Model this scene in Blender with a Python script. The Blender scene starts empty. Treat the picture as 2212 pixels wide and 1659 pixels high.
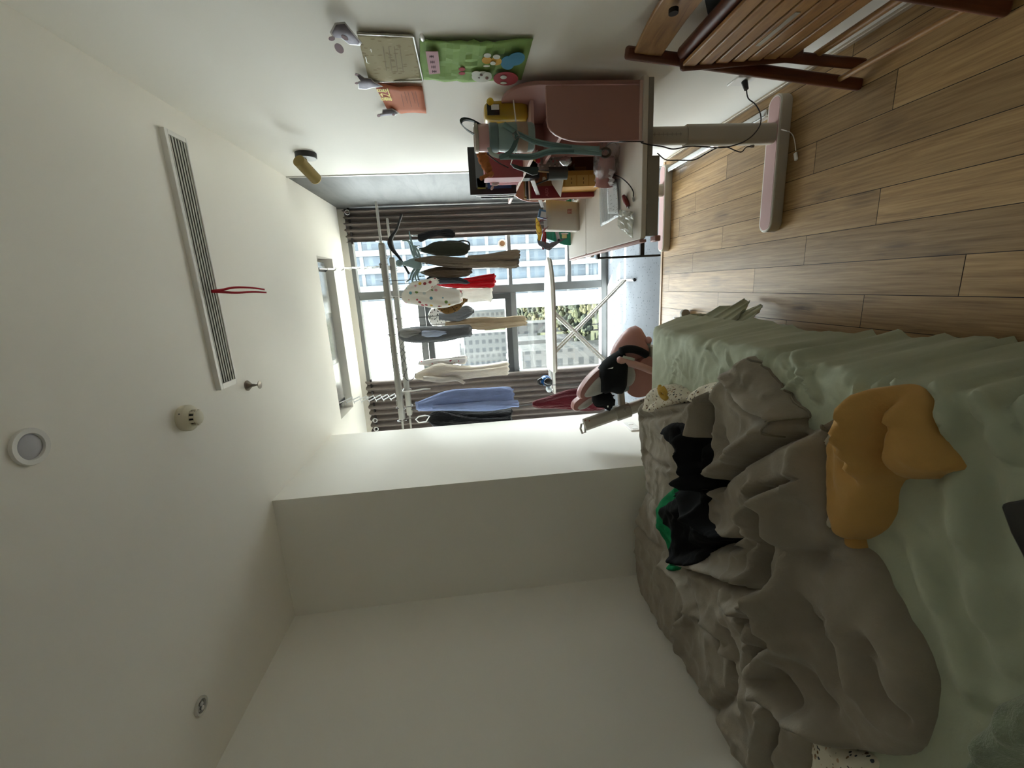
import bpy, bmesh, math, random
import numpy as np
from mathutils import Vector, Matrix

random.seed(7)
S = bpy.context.scene
COL = S.collection
PI = math.pi

# ---------------------------------------------------------------- camera (the photograph was taken with the phone turned on its side)
CAM_Z, FPX = 1.5, 900.88
RX = Vector((0.97182145, 0.22382462, -0.07392972))      # image up in the world
DX = Vector((-0.05117924, -0.10579836, -0.99306968))    # image right in the world
FW = Vector((-0.23009509, 0.96887009, -0.09136194))     # viewing direction
cam = bpy.data.cameras.new('camera')
cam.sensor_fit = 'HORIZONTAL'
cam.sensor_width = 36.0
cam.lens = FPX / 2212 * 36.0
cam.clip_start, cam.clip_end = 0.02, 3000
camo = bpy.data.objects.new('camera', cam)
camo.matrix_world = Matrix(((DX.x, RX.x, -FW.x, 0), (DX.y, RX.y, -FW.y, 0), (DX.z, RX.z, -FW.z, CAM_Z), (0, 0, 0, 1)))
COL.objects.link(camo)
S.camera = camo

# ---------------------------------------------------------------- sky, sun, exposure
SKY, SUN, EXPO = 7.5, 50.0, 2.1
w = bpy.data.worlds.new('sky')
S.world = w
w.use_nodes = True
bg = w.node_tree.nodes['Background']
bg.inputs[0].default_value = (0.93, 0.97, 1.0, 1)
bg.inputs[1].default_value = SKY
sl = bpy.data.lights.new('sun', 'SUN')
sl.energy = SUN
sl.angle = 0.009
sl.color = (1.0, 0.95, 0.86)
so = bpy.data.objects.new('sun', sl)
so.rotation_euler = Vector((0.366, -0.42, -1.77)).to_track_quat('-Z', 'Y').to_euler()
so.location = (0, 8, 12)
COL.objects.link(so)
pl = bpy.data.lights.new('window_portal', 'AREA')        # guides sky sampling through the window, gives no light itself
pl.shape = 'RECTANGLE'
pl.size, pl.size_y = 2.75, 2.72
pl.cycles.is_portal = True
po = bpy.data.objects.new('window_portal', pl)
po.location = (-0.55, 4.75, 1.33)
po.rotation_euler = (-PI / 2, 0, 0)
COL.objects.link(po)
S.view_settings.view_transform = 'Standard'
S.view_settings.look = 'None'
S.view_settings.gamma = 1
S.view_settings.use_curve_mapping = False
S.view_settings.exposure = EXPO
S.cycles.max_bounces = 16
S.cycles.diffuse_bounces = 12
S.cycles.transparent_max_bounces = 16
S.cycles.sample_clamp_indirect = 0
S.cycles.caustics_reflective = False
S.cycles.caustics_refractive = False

# ---------------------------------------------------------------- where a pixel of the 2212x1659 frame meets a plane of the room
def ray(px, py):
    return RX * ((829.5 - py) / FPX) + DX * ((px - 1106) / FPX) + FW
EYE = Vector((0, 0, CAM_Z))
def hz(px, py, z):
    d = ray(px, py); return EYE + d * ((z - CAM_Z) / d.z)
def hx(px, py, x):
    d = ray(px, py); return EYE + d * (x / d.x)
def hy(px, py, y):
    d = ray(px, py); return EYE + d * (y / d.y)

# ---------------------------------------------------------------- mesh helpers
class MB:
    def __init__(s): s.v = []; s.f = []
    def add(s, vs, fs):
        n = len(s.v); s.v += [Vector(p) for p in vs]; s.f += [tuple(i + n for i in f) for f in fs]; return s
    def box(s, c, d, rot=None):
        hx_, hy_, hz_ = d[0] / 2, d[1] / 2, d[2] / 2
        P = [Vector((a * hx_, b * hy_, e * hz_)) for e in (-1, 1) for b in (-1, 1) for a in (-1, 1)]
        if rot is not None: P = [rot @ p for p in P]
        return s.add([p + Vector(c) for p in P], [(0, 2, 3, 1), (4, 5, 7, 6), (0, 1, 5, 4), (2, 6, 7, 3), (0, 4, 6, 2), (1, 3, 7, 5)])
    def bb(s, x0, x1, y0, y1, z0, z1):
        return s.box(((x0 + x1) / 2, (y0 + y1) / 2, (z0 + z1) / 2), (abs(x1 - x0), abs(y1 - y0), abs(z1 - z0)))
    def beam(s, a, b, w, t, up=(0, 0, 1)):
        a, b = Vector(a), Vector(b); d = (b - a); L = d.length; d.normalize()
        u = Vector(up); u = (u - d * u.dot(d)).normalized(); r = d.cross(u)
        return s.box((a + b) / 2, (L, w, t), Matrix((d, r, u)).transposed())
    def loft(s, rings, cap=True, close=True):
        n = len(rings[0]); base = len(s.v)
        for r in rings: s.v += [Vector(p) for p in r]
        for i in range(len(rings) - 1):
            for j in range(n if close else n - 1):
                k = (j + 1) % n
                s.f.append((base + i * n + j, base + i * n + k, base + (i + 1) * n + k, base + (i + 1) * n + j))
        if cap and close:
            s.f.append(tuple(base + j for j in range(n))[::-1]); e = base + (len(rings) - 1) * n
            s.f.append(tuple(e + j for j in range(n)))
        return s
    def tube(s, pts, r, n=8, closed=False, cap=True, flat=1.0):
        pts = [Vector(p) for p in pts]; m = len(pts); rings = []; up = None
        for i, p in enumerate(pts):
            if closed: d = pts[(i + 1) % m] - pts[i - 1]
            else: d = pts[min(i + 1, m - 1)] - pts[max(i - 1, 0)]
            d = d.normalized() if d.length > 1e-9 else Vector((0, 0, 1))
            if up is None:
                up = Vector((0, 0, 1)) if abs(d.z) < .9 else Vector((0, 1, 0))
            up = (up - d * up.dot(d)); up = up.normalized() if up.length > 1e-6 else d.orthogonal().normalized()
            q = d.cross(up); rr = r[i] if isinstance(r, (list, tuple)) else r
            rings.append([p + (up * math.cos(2 * PI * k / n) * flat + q * math.sin(2 * PI * k / n)) * rr for k in range(n)])
        if closed: rings.append(rings[0]); return s.loft(rings, cap=False)
        return s.loft(rings, cap=cap)
    def cyl(s, a, b, r0, r1=None, n=20):
        a, b = Vector(a), Vector(b); d = (b - a).normalized(); u = d.orthogonal().normalized(); q = d.cross(u); r1 = r0 if r1 is None else r1
        return s.loft([[p + (u * math.cos(2 * PI * k / n) + q * math.sin(2 * PI * k / n)) * r for k in range(n)] for p, r in ((a, r0), (b, r1))])
    def lathe(s, prof, c, axis=(0, 0, 1), n=28):
        d = Vector(axis).normalized(); u = d.orthogonal().normalized(); q = d.cross(u); c = Vector(c)
        return s.loft([[c + d * h + (u * math.cos(2 * PI * k / n) + q * math.sin(2 * PI * k / n)) * max(r, 1e-4) for k in range(n)] for r, h in prof])
    def ell(s, c, rad, rot=None, nu=20, nv=12, e=1.0):
        rings = []
        for i in range(nv + 1):
            ph = -PI / 2 + PI * i / nv; ph = max(min(ph, PI / 2 - .02), -PI / 2 + .02); R = []
            for k in range(nu):
                th = 2 * PI * k / nu
                sg = lambda t: math.copysign(abs(t) ** e, t)
                p = Vector((rad[0] * sg(math.cos(ph)) * sg(math.cos(th)), rad[1] * sg(math.cos(ph)) * sg(math.sin(th)), rad[2] * sg(math.sin(ph))))
                R.append((rot @ p if rot is not None else p) + Vector(c))
            rings.append(R)
        return s.loft(rings)
    def prism(s, poly, vec):
        vec = Vector(vec); a = [Vector(p) for p in poly]
        return s.loft([a, [p + vec for p in a]])
    def sheet(s, arr):                                    # arr[i][j] points -> open surface
        n, m = len(arr), len(arr[0]); b = len(s.v)
        for r in arr: s.v += [Vector(p) for p in r]
        s.f += [(b + i * m + j, b + i * m + j + 1, b + (i + 1) * m + j + 1, b + (i + 1) * m + j) for i in range(n - 1) for j in range(m - 1)]
        return s
    def lo(s):
        xs = [p.x for p in s.v]; ys = [p.y for p in s.v]; zs = [p.z for p in s.v]
        return Vector(((min(xs) + max(xs)) / 2, (min(ys) + max(ys)) / 2, min(zs)))

def wpos(o):
    p = Vector((0, 0, 0))
    while o is not None: p += o.location; o = o.parent
    return p
def link(name, mb, m, parent, bevel=0, sub=0, angle=35, thick=0, at=None, bseg=2, off=-1):
    me = bpy.data.meshes.new(name)
    base = wpos(parent) if parent is not None else (at or mb.lo())
    me.from_pydata([tuple(p - base) for p in mb.v], [], mb.f)
    bm = bmesh.new(); bm.from_mesh(me); bmesh.ops.recalc_face_normals(bm, faces=bm.faces); bm.to_mesh(me); bm.free()
    me.polygons.foreach_set('use_smooth', [True] * len(me.polygons))
    if angle < 180: me.set_sharp_from_angle(angle=math.radians(angle))
    me.materials.append(m); me.update()
    o = bpy.data.objects.new(name, me); COL.objects.link(o)
    if parent is not None: o.parent = parent
    else: o.location = base
    if thick:
        q = o.modifiers.new('thick', 'SOLIDIFY'); q.thickness = thick; q.offset = off
    if bevel:
        q = o.modifiers.new('bevel', 'BEVEL'); q.width = bevel; q.segments = bseg; q.limit_method = 'ANGLE'; q.angle_limit = .6
    if sub:
        q = o.modifiers.new('sub', 'SUBSURF'); q.levels = sub; q.render_levels = sub
    return o
def tag(o, label, cat, group=None, kind=None):
    o['label'] = label; o['category'] = cat
    if group: o['group'] = group
    if kind: o['kind'] = kind
    return o
def thing(name, label, cat, loc, group=None):
    o = bpy.data.objects.new(name, None); o.empty_display_size = .05; o.location = Vector(loc); COL.objects.link(o)
    return tag(o, label, cat, group)
def part(name, mb, m, parent, label=None, **k):
    o = link(name, mb, m, parent, **k)
    if label: o['label'] = label
    return o
def solo(name, mb, m, label, cat, group=None, **k):
    return tag(link(name, mb, m, None, **k), label, cat, group)
def struct(name, mb, m, parent=None, **k):
    o = link(name, mb, m, parent, **k)
    if parent is None: o['kind'] = 'structure'
    return o
def cat_curve(pts, per=8):                                # Catmull-Rom through points (tuples or Vectors)
    P = [Vector(p) for p in pts]; P = [P[0] * 2 - P[1]] + P + [P[-1] * 2 - P[-2]]; out = []
    for i in range(1, len(P) - 2):
        for k in range(per):
            t = k / per; a, b, c, d = P[i - 1:i + 3]
            out.append(.5 * (2 * b + (c - a) * t + (2 * a - 5 * b + 4 * c - d) * t * t + (3 * b - a - 3 * c + d) * t ** 3))
    return out + [P[-2]]
def pxbox(px0, px1, py0, py1, Y, thk):                    # a box whose near face covers a pixel rectangle in the plane y = Y
    c = (py0 + py1) / 2; m = (px0 + px1) / 2
    xs = hy(m, py1, Y).x, hy(m, py0, Y).x; zs = hy(px1, c, Y).z, hy(px0, c, Y).z
    return min(xs), max(xs), Y, Y + thk, min(zs), max(zs)

# ---------------------------------------------------------------- materials
def lin(h):
    h = h.lstrip('#'); c = [int(h[i:i + 2], 16) / 255 for i in (0, 2, 4)]
    return tuple(x / 12.92 if x <= .04045 else ((x + .055) / 1.055) ** 2.4 for x in c) + (1,)
MATS = {}
class NT:
    def __init__(s, name):
        s.m = bpy.data.materials.new(name); s.m.use_nodes = True; s.t = s.m.node_tree; s.b = s.t.nodes['Principled BSDF']; s.out = s.t.nodes['Material Output']
    def n(s, kind, **k):
        q = s.t.nodes.new('ShaderNode' + kind)
        for a, v in k.items():
            if a.startswith('i_'): q.inputs[a[2:].replace('_', ' ')].default_value = v
            else: setattr(q, a, v)
        return q
    def l(s, a, b): s.t.links.new(a, b)
    def mix(s, fac, a, b, mode='MIX'):
        q = s.n('Mix', data_type='RGBA', blend_type=mode)
        for i, v in ((0, fac), (6, a), (7, b)):
            if hasattr(v, 'is_output'): s.l(v, q.inputs[i])
            else: q.inputs[i].default_value = v
        return q.outputs[2]
    def ramp(s, fac, stops):
        q = s.n('ValToRGB'); s.l(fac, q.inputs[0]); e = q.color_ramp.elements
        while len(e) < len(stops): e.new(.5)
        for el, (p, c) in zip(e, stops): el.position = p; el.color = c if len(c) == 4 else (*c, 1)
        return q.outputs[0]
    def coord(s, scale=(1, 1, 1), rot=(0, 0, 0), loc=(0, 0, 0)):
        t = s.n('TexCoord'); mp = s.n('Mapping'); s.l(t.outputs['Object'], mp.inputs[0])
        mp.inputs['Scale'].default_value = scale; mp.inputs['Rotation'].default_value = rot; mp.inputs['Location'].default_value = loc
        return mp.outputs[0]
    def noise(s, co, scale, detail=3, rough=.55, dist=0):
        q = s.n('TexNoise'); s.l(co, q.inputs['Vector']); q.inputs['Scale'].default_value = scale; q.inputs['Detail'].default_value = detail
        q.inputs['Roughness'].default_value = rough; q.inputs['Distortion'].default_value = dist
        return q.outputs['Fac']
    def bump(s, h, strength, dist=.01):
        q = s.n('Bump'); q.inputs['Strength'].default_value = strength; q.inputs['Distance'].default_value = dist
        s.l(h, q.inputs['Height']); s.l(q.outputs[0], s.b.inputs['Normal']); return q
G4 = lambda v: (v, v, v, 1)
def mat(hexc, rough=.6, metal=0.0, var=.08, vs=6, bump=0, bs=60, bd=.002, trans=0, coat=0, spec=.5, sheen=0):
    """plain procedural material: base colour with a soft noise variation and optional bump"""
    key = (hexc, rough, metal, var, vs, bump, bs, trans, coat, spec, sheen)
    if key in MATS: return MATS[key]
    N = NT('m_' + hexc.strip('#')); c = lin(hexc); co = N.coord()
    if var:
        f = N.noise(co, vs, 4)
        lo = tuple(x * (1 - var) for x in c[:3]) + (1,); hi = tuple(min(1, x * (1 + var)) for x in c[:3]) + (1,)
        N.l(N.ramp(f, [(.3, lo), (.7, hi)]), N.b.inputs['Base Color'])
    else: N.b.inputs['Base Color'].default_value = c
    N.b.inputs['Roughness'].default_value = rough; N.b.inputs['Metallic'].default_value = metal
    N.b.inputs['Specular IOR Level'].default_value = spec; N.b.inputs['Coat Weight'].default_value = coat
    if sheen: N.b.inputs['Sheen Weight'].default_value = sheen
    if bump: N.bump(N.noise(co, bs, 4, .6), bump, bd)
    if trans:
        tr = N.n('BsdfTranslucent'); mx = N.n('MixShader'); tr.inputs[0].default_value = c
        mx.inputs[0].default_value = trans
        N.l(N.b.outputs[0], mx.inputs[1]); N.l(tr.outputs[0], mx.inputs[2]); N.l(mx.outputs[0], N.out.inputs[0])
    MATS[key] = N.m; return N.m
def cloth(hexc, trans=0.0, var=.08):
    """woven cloth: soft colour variation, hanging creases and a fine weave as bump"""
    key = ('cloth', hexc, trans)
    if key in MATS: return MATS[key]
    N = NT('cloth_' + hexc.strip('#')); c = lin(hexc); f = N.noise(N.coord(), 9, 4)
    N.l(N.ramp(f, [(.3, tuple(x * (1 - var) for x in c[:3])), (.7, tuple(min(1, x * (1 + var)) for x in c[:3]))]), N.b.inputs['Base Color'])
    N.b.inputs['Roughness'].default_value = .92; N.b.inputs['Specular IOR Level'].default_value = .12; N.b.inputs['Sheen Weight'].default_value = .15
    a = N.noise(N.coord((1, 1, .22), (.25, .2, .4)), 34, 3, .5, .8); b = N.noise(N.coord(), 220, 2)
    ad = N.n('Math', operation='MULTIPLY_ADD'); N.l(b, ad.inputs[0]); ad.inputs[1].default_value = .12; N.l(a, ad.inputs[2]); N.bump(ad.outputs[0], 1.0, .02)
    if trans:
        tr = N.n('BsdfTranslucent'); mx = N.n('MixShader'); tr.inputs[0].default_value = c; mx.inputs[0].default_value = trans
        N.l(N.b.outputs[0], mx.inputs[1]); N.l(tr.outputs[0], mx.inputs[2]); N.l(mx.outputs[0], N.out.inputs[0])
    MATS[key] = N.m; return N.m

def m_wall(name, hexc):
    N = NT(name); co = N.coord(); f = N.noise(co, 1.3, 3); c = lin(hexc)
    N.l(N.ramp(f, [(.3, tuple(x * .97 for x in c[:3])), (.7, c)]), N.b.inputs['Base Color'])
    N.b.inputs['Roughness'].default_value = .75; N.b.inputs['Specular IOR Level'].default_value = .25
    N.bump(N.noise(co, 140, 3), .06, .002); return N.m
WALL = m_wall('wall_paint', '#efede7'); CEIL = m_wall('ceiling_paint', '#f3f0e9')

def m_floor():
    N = NT('oak_planks'); at = N.n('Attribute', attribute_name='tone'); c0 = N.n('TexCoord').outputs['Object']
    add = N.n('VectorMath', operation='ADD'); N.l(c0, add.inputs[0]); sc = N.n('VectorMath', operation='SCALE'); N.l(at.outputs['Color'], sc.inputs[0]); sc.inputs['Scale'].default_value = 37; N.l(sc.outputs[0], add.inputs[1])
    mp = N.n('Mapping'); mp.inputs['Scale'].default_value = (16, 1.1, 1); N.l(add.outputs[0], mp.inputs[0])
    g = N.noise(mp.outputs[0], 2.2, 6, .62, 1.1)
    mp2 = N.n('Mapping'); mp2.inputs['Scale'].default_value = (60, 2.2, 1); N.l(add.outputs[0], mp2.inputs[0])
    g2 = N.noise(mp2.outputs[0], 2.0, 4, .6)
    base = N.ramp(g, [(.25, lin('#694d2f')), (.5, lin('#a48153')), (.75, lin('#c0a072'))])
    fine = N.mix(.45, base, N.ramp(g2, [(.35, lin('#85653f')), (.65, lin('#bd9c6c'))]), 'MIX')
    sepn = N.n('SeparateColor'); N.l(at.outputs['Color'], sepn.inputs[0])
    tone = N.ramp(sepn.outputs[0], [(0, G4(.66)), (1, G4(1.14))])
    col = N.mix(1.0, fine, tone, 'MULTIPLY')
    mp3 = N.n('Mapping'); mp3.inputs['Scale'].default_value = (5, 2.0, 1); N.l(add.outputs[0], mp3.inputs[0])
    vo = N.n('TexVoronoi'); N.l(mp3.outputs[0], vo.inputs['Vector']); vo.inputs['Scale'].default_value = 1.25
    kn = N.ramp(vo.outputs['Distance'], [(.0, G4(1)), (.12, G4(.7)), (.24, G4(0))])
    kn2 = N.n('Math', operation='MULTIPLY'); N.l(kn, kn2.inputs[0]); N.l(N.ramp(g, [(.40, G4(0)), (.56, G4(.95))]), kn2.inputs[1])
    col = N.mix(kn2.outputs[0], col, lin('#55402c'))
    N.l(col, N.b.inputs['Base Color']); N.b.inputs['Roughness'].default_value = .42; N.b.inputs['Specular IOR Level'].default_value = .4
    N.bump(g2, .12, .002); return N.m
def m_terrazzo():
    N = NT('terrazzo'); co = N.coord(); vo = N.n('TexVoronoi'); N.l(co, vo.inputs['Vector']); vo.inputs['Scale'].default_value = 42
    s = N.ramp(vo.outputs['Distance'], [(.0, G4(1)), (.20, G4(.8)), (.27, G4(0))])
    pick = N.n('SeparateColor'); N.l(vo.outputs['Color'], pick.inputs[0])
    k = N.n('Math', operation='MULTIPLY'); N.l(s, k.inputs[0]); N.l(N.ramp(pick.outputs[0], [(.55, G4(0)), (.62, G4(1))]), k.inputs[1])
    b = N.ramp(N.noise(co, 5, 4), [(.3, lin('#72767c')), (.7, lin('#7b7f85'))])
    c = N.mix(k.outputs[0], b, lin('#4a4e53')); N.l(c, N.b.inputs['Base Color']); N.b.inputs['Roughness'].default_value = .85; N.b.inputs['Specular IOR Level'].default_value = .1; return N.m
def m_tile():
    N = NT('stone_tile'); co = N.coord(); f = N.noise(N.coord((1, .35, 1.6)), 5, 7, .65, .6)
    c = N.ramp(f, [(.3, lin('#4b4d4d')), (.5, lin('#5d5e5d')), (.75, lin('#6a6a69'))])
    br = N.n('TexBrick'); N.l(N.coord((1, 1, 1), (0, PI / 2, PI / 2)), br.inputs['Vector'])
    sx = N.n('SeparateXYZ'); N.l(co, sx.inputs[0]); cb = N.n('CombineXYZ'); N.l(sx.outputs[1], cb.inputs[0]); N.l(sx.outputs[2], cb.inputs[1]); N.l(cb.outputs[0], br.inputs['Vector'])
    br.inputs['Scale'].default_value = 1; br.inputs['Brick Width'].default_value = .6; br.inputs['Row Height'].default_value = .33; br.inputs['Mortar Size'].default_value = .0022
    br.inputs['Mortar Smooth'].default_value = .3
    col = N.mix(br.outputs['Fac'], c, lin('#565857')); N.l(col, N.b.inputs['Base Color']); N.b.inputs['Roughness'].default_value = .6; N.b.inputs['Specular IOR Level'].default_value = .25; return N.m
def m_glass():
    N = NT('window_glass'); tr = N.n('BsdfTransparent'); gl = N.n('BsdfGlossy'); gl.inputs['Roughness'].default_value = .02
    tr.inputs[0].default_value = (.93, .96, .95, 1); lw = N.n('LayerWeight'); mx = N.n('MixShader'); pw = N.n('Math', operation='POWER'); N.l(lw.outputs['Facing'], pw.inputs[0]); pw.inputs[1].default_value = 5
    fr = N.n('Math', operation='MULTIPLY_ADD'); N.l(pw.outputs[0], fr.inputs[0]); fr.inputs[1].default_value = .92; fr.inputs[2].default_value = .035
    N.l(fr.outputs[0], mx.inputs[0]); N.l(tr.outputs[0], mx.inputs[1]); N.l(gl.outputs[0], mx.inputs[2]); N.l(mx.outputs[0], N.out.inputs[0]); return N.m
def m_film(hexc, a=.35):
    N = NT('clear_film'); tr = N.n('BsdfTransparent'); mx = N.n('MixShader'); N.b.inputs['Base Color'].default_value = lin(hexc); N.b.inputs['Roughness'].default_value = .15
    N.bump(N.noise(N.coord(), 55, 4), .7, .01); mx.inputs[0].default_value = a
    N.l(tr.outputs[0], mx.inputs[1]); N.l(N.b.outputs[0], mx.inputs[2]); N.l(mx.outputs[0], N.out.inputs[0]); return N.m
def m_spots(name, base, cols, scale=26, size=.28, thr=.4, stretch=(1, 1, 1)):
    N = NT(name); vo = N.n('TexVoronoi'); N.l(N.coord(stretch), vo.inputs['Vector']); vo.inputs['Scale'].default_value = scale
    pick = N.n('SeparateColor'); N.l(vo.outputs['Color'], pick.inputs[0])
    s = N.ramp(vo.outputs['Distance'], [(size, G4(1)), (size + .05, G4(0))])
    k = N.n('Math', operation='MULTIPLY'); N.l(s, k.inputs[0]); N.l(N.ramp(pick.outputs[1], [(thr, G4(0)), (thr + .02, G4(1))]), k.inputs[1])
    q = N.n('ValToRGB'); q.color_ramp.interpolation = 'CONSTANT'; N.l(pick.outputs[0], q.inputs[0]); e = q.color_ramp.elements
    while len(e) < len(cols): e.new(.5)
    for i, c in enumerate(cols): e[i].position = i / len(cols); e[i].color = lin(c)
    N.l(N.mix(k.outputs[0], lin(base), q.outputs[0]), N.b.inputs['Base Color']); N.b.inputs['Roughness'].default_value = .9; N.b.inputs['Specular IOR Level'].default_value = .15
    return N.m
def m_wood(name, a, b, c, stretch=(14, 1.4, 14)):
    N = NT(name); g = N.noise(N.coord(stretch), 3, 6, .6, .8); N.l(N.ramp(g, [(.3, lin(a)), (.5, lin(b)), (.72, lin(c))]), N.b.inputs['Base Color'])
    N.b.inputs['Roughness'].default_value = .4; return N.m
FLOOR = m_floor(); TERR = m_terrazzo(); TILE = m_tile(); GLASS = m_glass()
WHITE = mat('#e8e8e4', .45, var=.03); WHITEP = mat('#e4e2de', .35, var=.03); ALU = mat('#a9aaa6', .32, .85, .05); STEEL = mat('#c2c4c6', .25, 1.0, .04)
DARKF = mat('#777a7b', .45, .2, .05); BLACK = mat('#141416', .5, var=.1); BLACKP = mat('#1b1b1d', .3, var=.05)
PINK = mat('#c99a94', .45, var=.04); PINKD = mat('#b98a86', .45, var=.04); GREIGE = mat('#b5aea0', .5, var=.04); GREYD = mat('#8d8a84', .5, var=.05)
# ================================================================ the setting
XR, XL, ZC, YP, YW, YB, ZB = 0.82, -1.91, 2.697, 4.48, 4.62, -1.6, -0.04

def build_floor():
    vs, fs, tone, mi = [], [], [], []
    seam = {0: 2.73, 1: 2.412, 2: 2.93, 3: 2.729, 4: 2.41, -1: 3.054, -2: 2.418, -3: 2.80, -4: 2.2, 5: 2.0, 6: 2.6}
    rw, per = .1245, .948
    r0 = int(math.floor((XL - .021) / rw)); r1 = int(math.ceil((XR - .021) / rw))
    def quad(x0, x1, y0, y1, z, t, m):
        b = len(vs); vs.extend([(x0, y0, z), (x1, y0, z), (x1, y1, z), (x0, y1, z)]); fs.append((b, b + 1, b + 2, b + 3)); tone.append(t); mi.append(m)
    for r in range(r0, r1):
        x0, x1 = .021 + r * rw, .021 + (r + 1) * rw
        x0, x1 = max(x0, XL), min(x1, XR)
        y = seam.get(r, 2 + (r * .37) % .9); ys = [y + per * k for k in range(-6, 3)]
        ys = [YB] + [q for q in ys if YB < q < 3.16] + [3.165]
        for a, b in zip(ys, ys[1:]):
            quad(x0 + .0012, x1 - .0012, a + .0012, b - .0012, 0, (random.random(), random.random(), random.random()), 0)
    quad(XL, XR, YB, 3.17, -.0025, (0, 0, 0), 1)
    me = bpy.data.meshes.new('floor'); me.from_pydata(vs, [], fs)
    at = me.color_attributes.new('tone', 'FLOAT_COLOR', 'CORNER')
    for p in me.polygons:
        for li in p.loop_indices: at.data[li].color = (*tone[p.index], 1)
    me.materials.append(FLOOR); me.materials.append(mat('#20160e', .8))
    me.polygons.foreach_set('material_index', mi); me.update()
    o = bpy.data.objects.new('floor', me); COL.objects.link(o); o['kind'] = 'structure'
build_floor()
struct('floor_balcony', MB().bb(XL - .1, XR + .1, 3.19, YW + .15, ZB - .1, ZB), TERR)
struct('trim_1', MB().bb(XL, XR, 3.165, 3.192, -.06, .006), mat('#a98c6c', .5), bevel=.002)   # threshold strip
struct('wall_right', MB().bb(XR, XR + .12, YB - .1, 3.325, -.1, 2.95), WALL)
struct('trim_2', MB().bb(XR - .006, XR + .02, 3.318, 3.336, -.04, ZC), mat('#b9b9b5', .35, .5, .03))
struct('wall_balcony', MB().bb(XR, XR + .12, 3.325, YW + .1, -.14, 2.95), TILE)
struct('wall_left', MB().bb(XL - .12, XL, YB - .1, YW + .1, -.14, 2.95), WALL)
struct('wall_pier', MB().bb(XL - .05, -1.13, 2.31, 3.41, -.1, 2.8), WALL)
struct('wall_front', MB().bb(XL - .1, XR + .1, YB - .12, YB, -.1, 2.95), WALL)
struct('wall_window', MB().bb(XL - .1, XR + .1, YW - .05, YW + .03, 2.655, 3.05), WALL)
struct('baseboard_right', MB().bb(XR - .012, XR, YB, 3.165, 0, .022), mat('#a89a86', .45), bevel=.003)

def build_ceiling():
    m = MB(); x0, x1, y0, y1 = -1.085, .318, 3.70, 4.11
    q = lambda a, b, c, d: m.add([a, b, c, d], [(0, 1, 2, 3)])
    f = lambda xa, xb, ya, yb, z: q((xa, ya, z), (xb, ya, z), (xb, yb, z), (xa, yb, z))
    f(XL, XR, YB, y0, ZC); f(XL, x0, y0, y1, ZC); f(x1, XR, y0, y1, ZC); f(XL, XR, y1, YP, ZC)
    zt = ZC + .16
    q((x0, y0, ZC), (x1, y0, ZC), (x1, y0, zt), (x0, y0, zt)); q((x0, y1, ZC), (x1, y1, ZC), (x1, y1, zt), (x0, y1, zt))
    q((x0, y0, ZC), (x0, y1, ZC), (x0, y1, zt), (x0, y0, zt)); q((x1, y0, ZC), (x1, y1, ZC), (x1, y1, zt), (x1, y0, zt)); f(x0, x1, y0, y1, zt)
    q((XL, YP, ZC), (XR, YP, ZC), (XR, YP, 2.9), (XL, YP, 2.9)); f(XL, XR, YP, YW + .05, 2.9)
    f(XL - .3, XR + .3, YB - .3, YW + .03, 3.0)
    me = bpy.data.meshes.new('ceiling'); me.from_pydata([tuple(p) for p in m.v], [], m.f); me.materials.append(CEIL); me.update()
    o = bpy.data.objects.new('ceiling', me); COL.objects.link(o); o['kind'] = 'structure'
build_ceiling()

# ---- window: dark aluminium frame, one opening sash, clear panes
def build_window():
    wn = bpy.data.objects.new('window_1', None); wn.location = (-.5, YW, ZB); wn['kind'] = 'structure'; COL.objects.link(wn)
    t0, t1 = YW - .045, YW + .045
    fr = MB(); b = lambda x0, x1, z0, z1, y0=t0, y1=t1: fr.bb(x0, x1, y0, y1, z0, z1)
    b(XL, XR, ZB, .03); b(XL, XR, 2.615, 2.68); b(-.075, .008, .03, 2.615); b(XR - .05, XR, .03, 2.615); b(XL, XL + .05, .03, 2.615)
    b(-1.06, -.945, .03, 2.615)
    b(.008, XR - .05, 1.005, 1.045); b(.008, XR - .05, .36, .405)
    b(-.945, -.075, .975, 1.035); b(-.945, -.075, 1.955, 2.03)
    b(XL + .05, -1.06, .975, 1.035)
    part('window_frame', fr, DARKF, wn, bevel=.004)
    sa = MB(); y0, y1 = YW - .075, YW + .02
    for a in ((-.945, -.885, 1.035, 1.955), (-.135, -.075, 1.035, 1.955), (-.885, -.135, 1.035, 1.10), (-.885, -.135, 1.89, 1.955)): sa.bb(a[0], a[1], y0, y1, a[2], a[3])
    so_ = part('sash', sa, mat('#434648', .45, .2), wn, bevel=.004)
    part('sash_handle', MB().bb(-.14, -.118, y0 - .03, y0, 1.38, 1.5), DARKF, so_, bevel=.005)
    part('pane', MB().bb(-.885, -.135, YW - .004, YW + .004, 1.10, 1.89), GLASS, so_)
    for a in ((.008, XR - .05, 1.045, 2.615), (.008, XR - .05, .405, 1.005), (.008, XR - .05, .03, .36), (-.945, -.075, 2.03, 2.615), (-.945, -.075, .03, .975), (XL + .05, -1.06, 1.035, 2.615), (XL + .05, -1.06, .03, .975)):
        part('pane', MB().bb(a[0], a[1], YW - .004, YW + .004, a[2], a[3]), GLASS, wn)
build_window()

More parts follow.
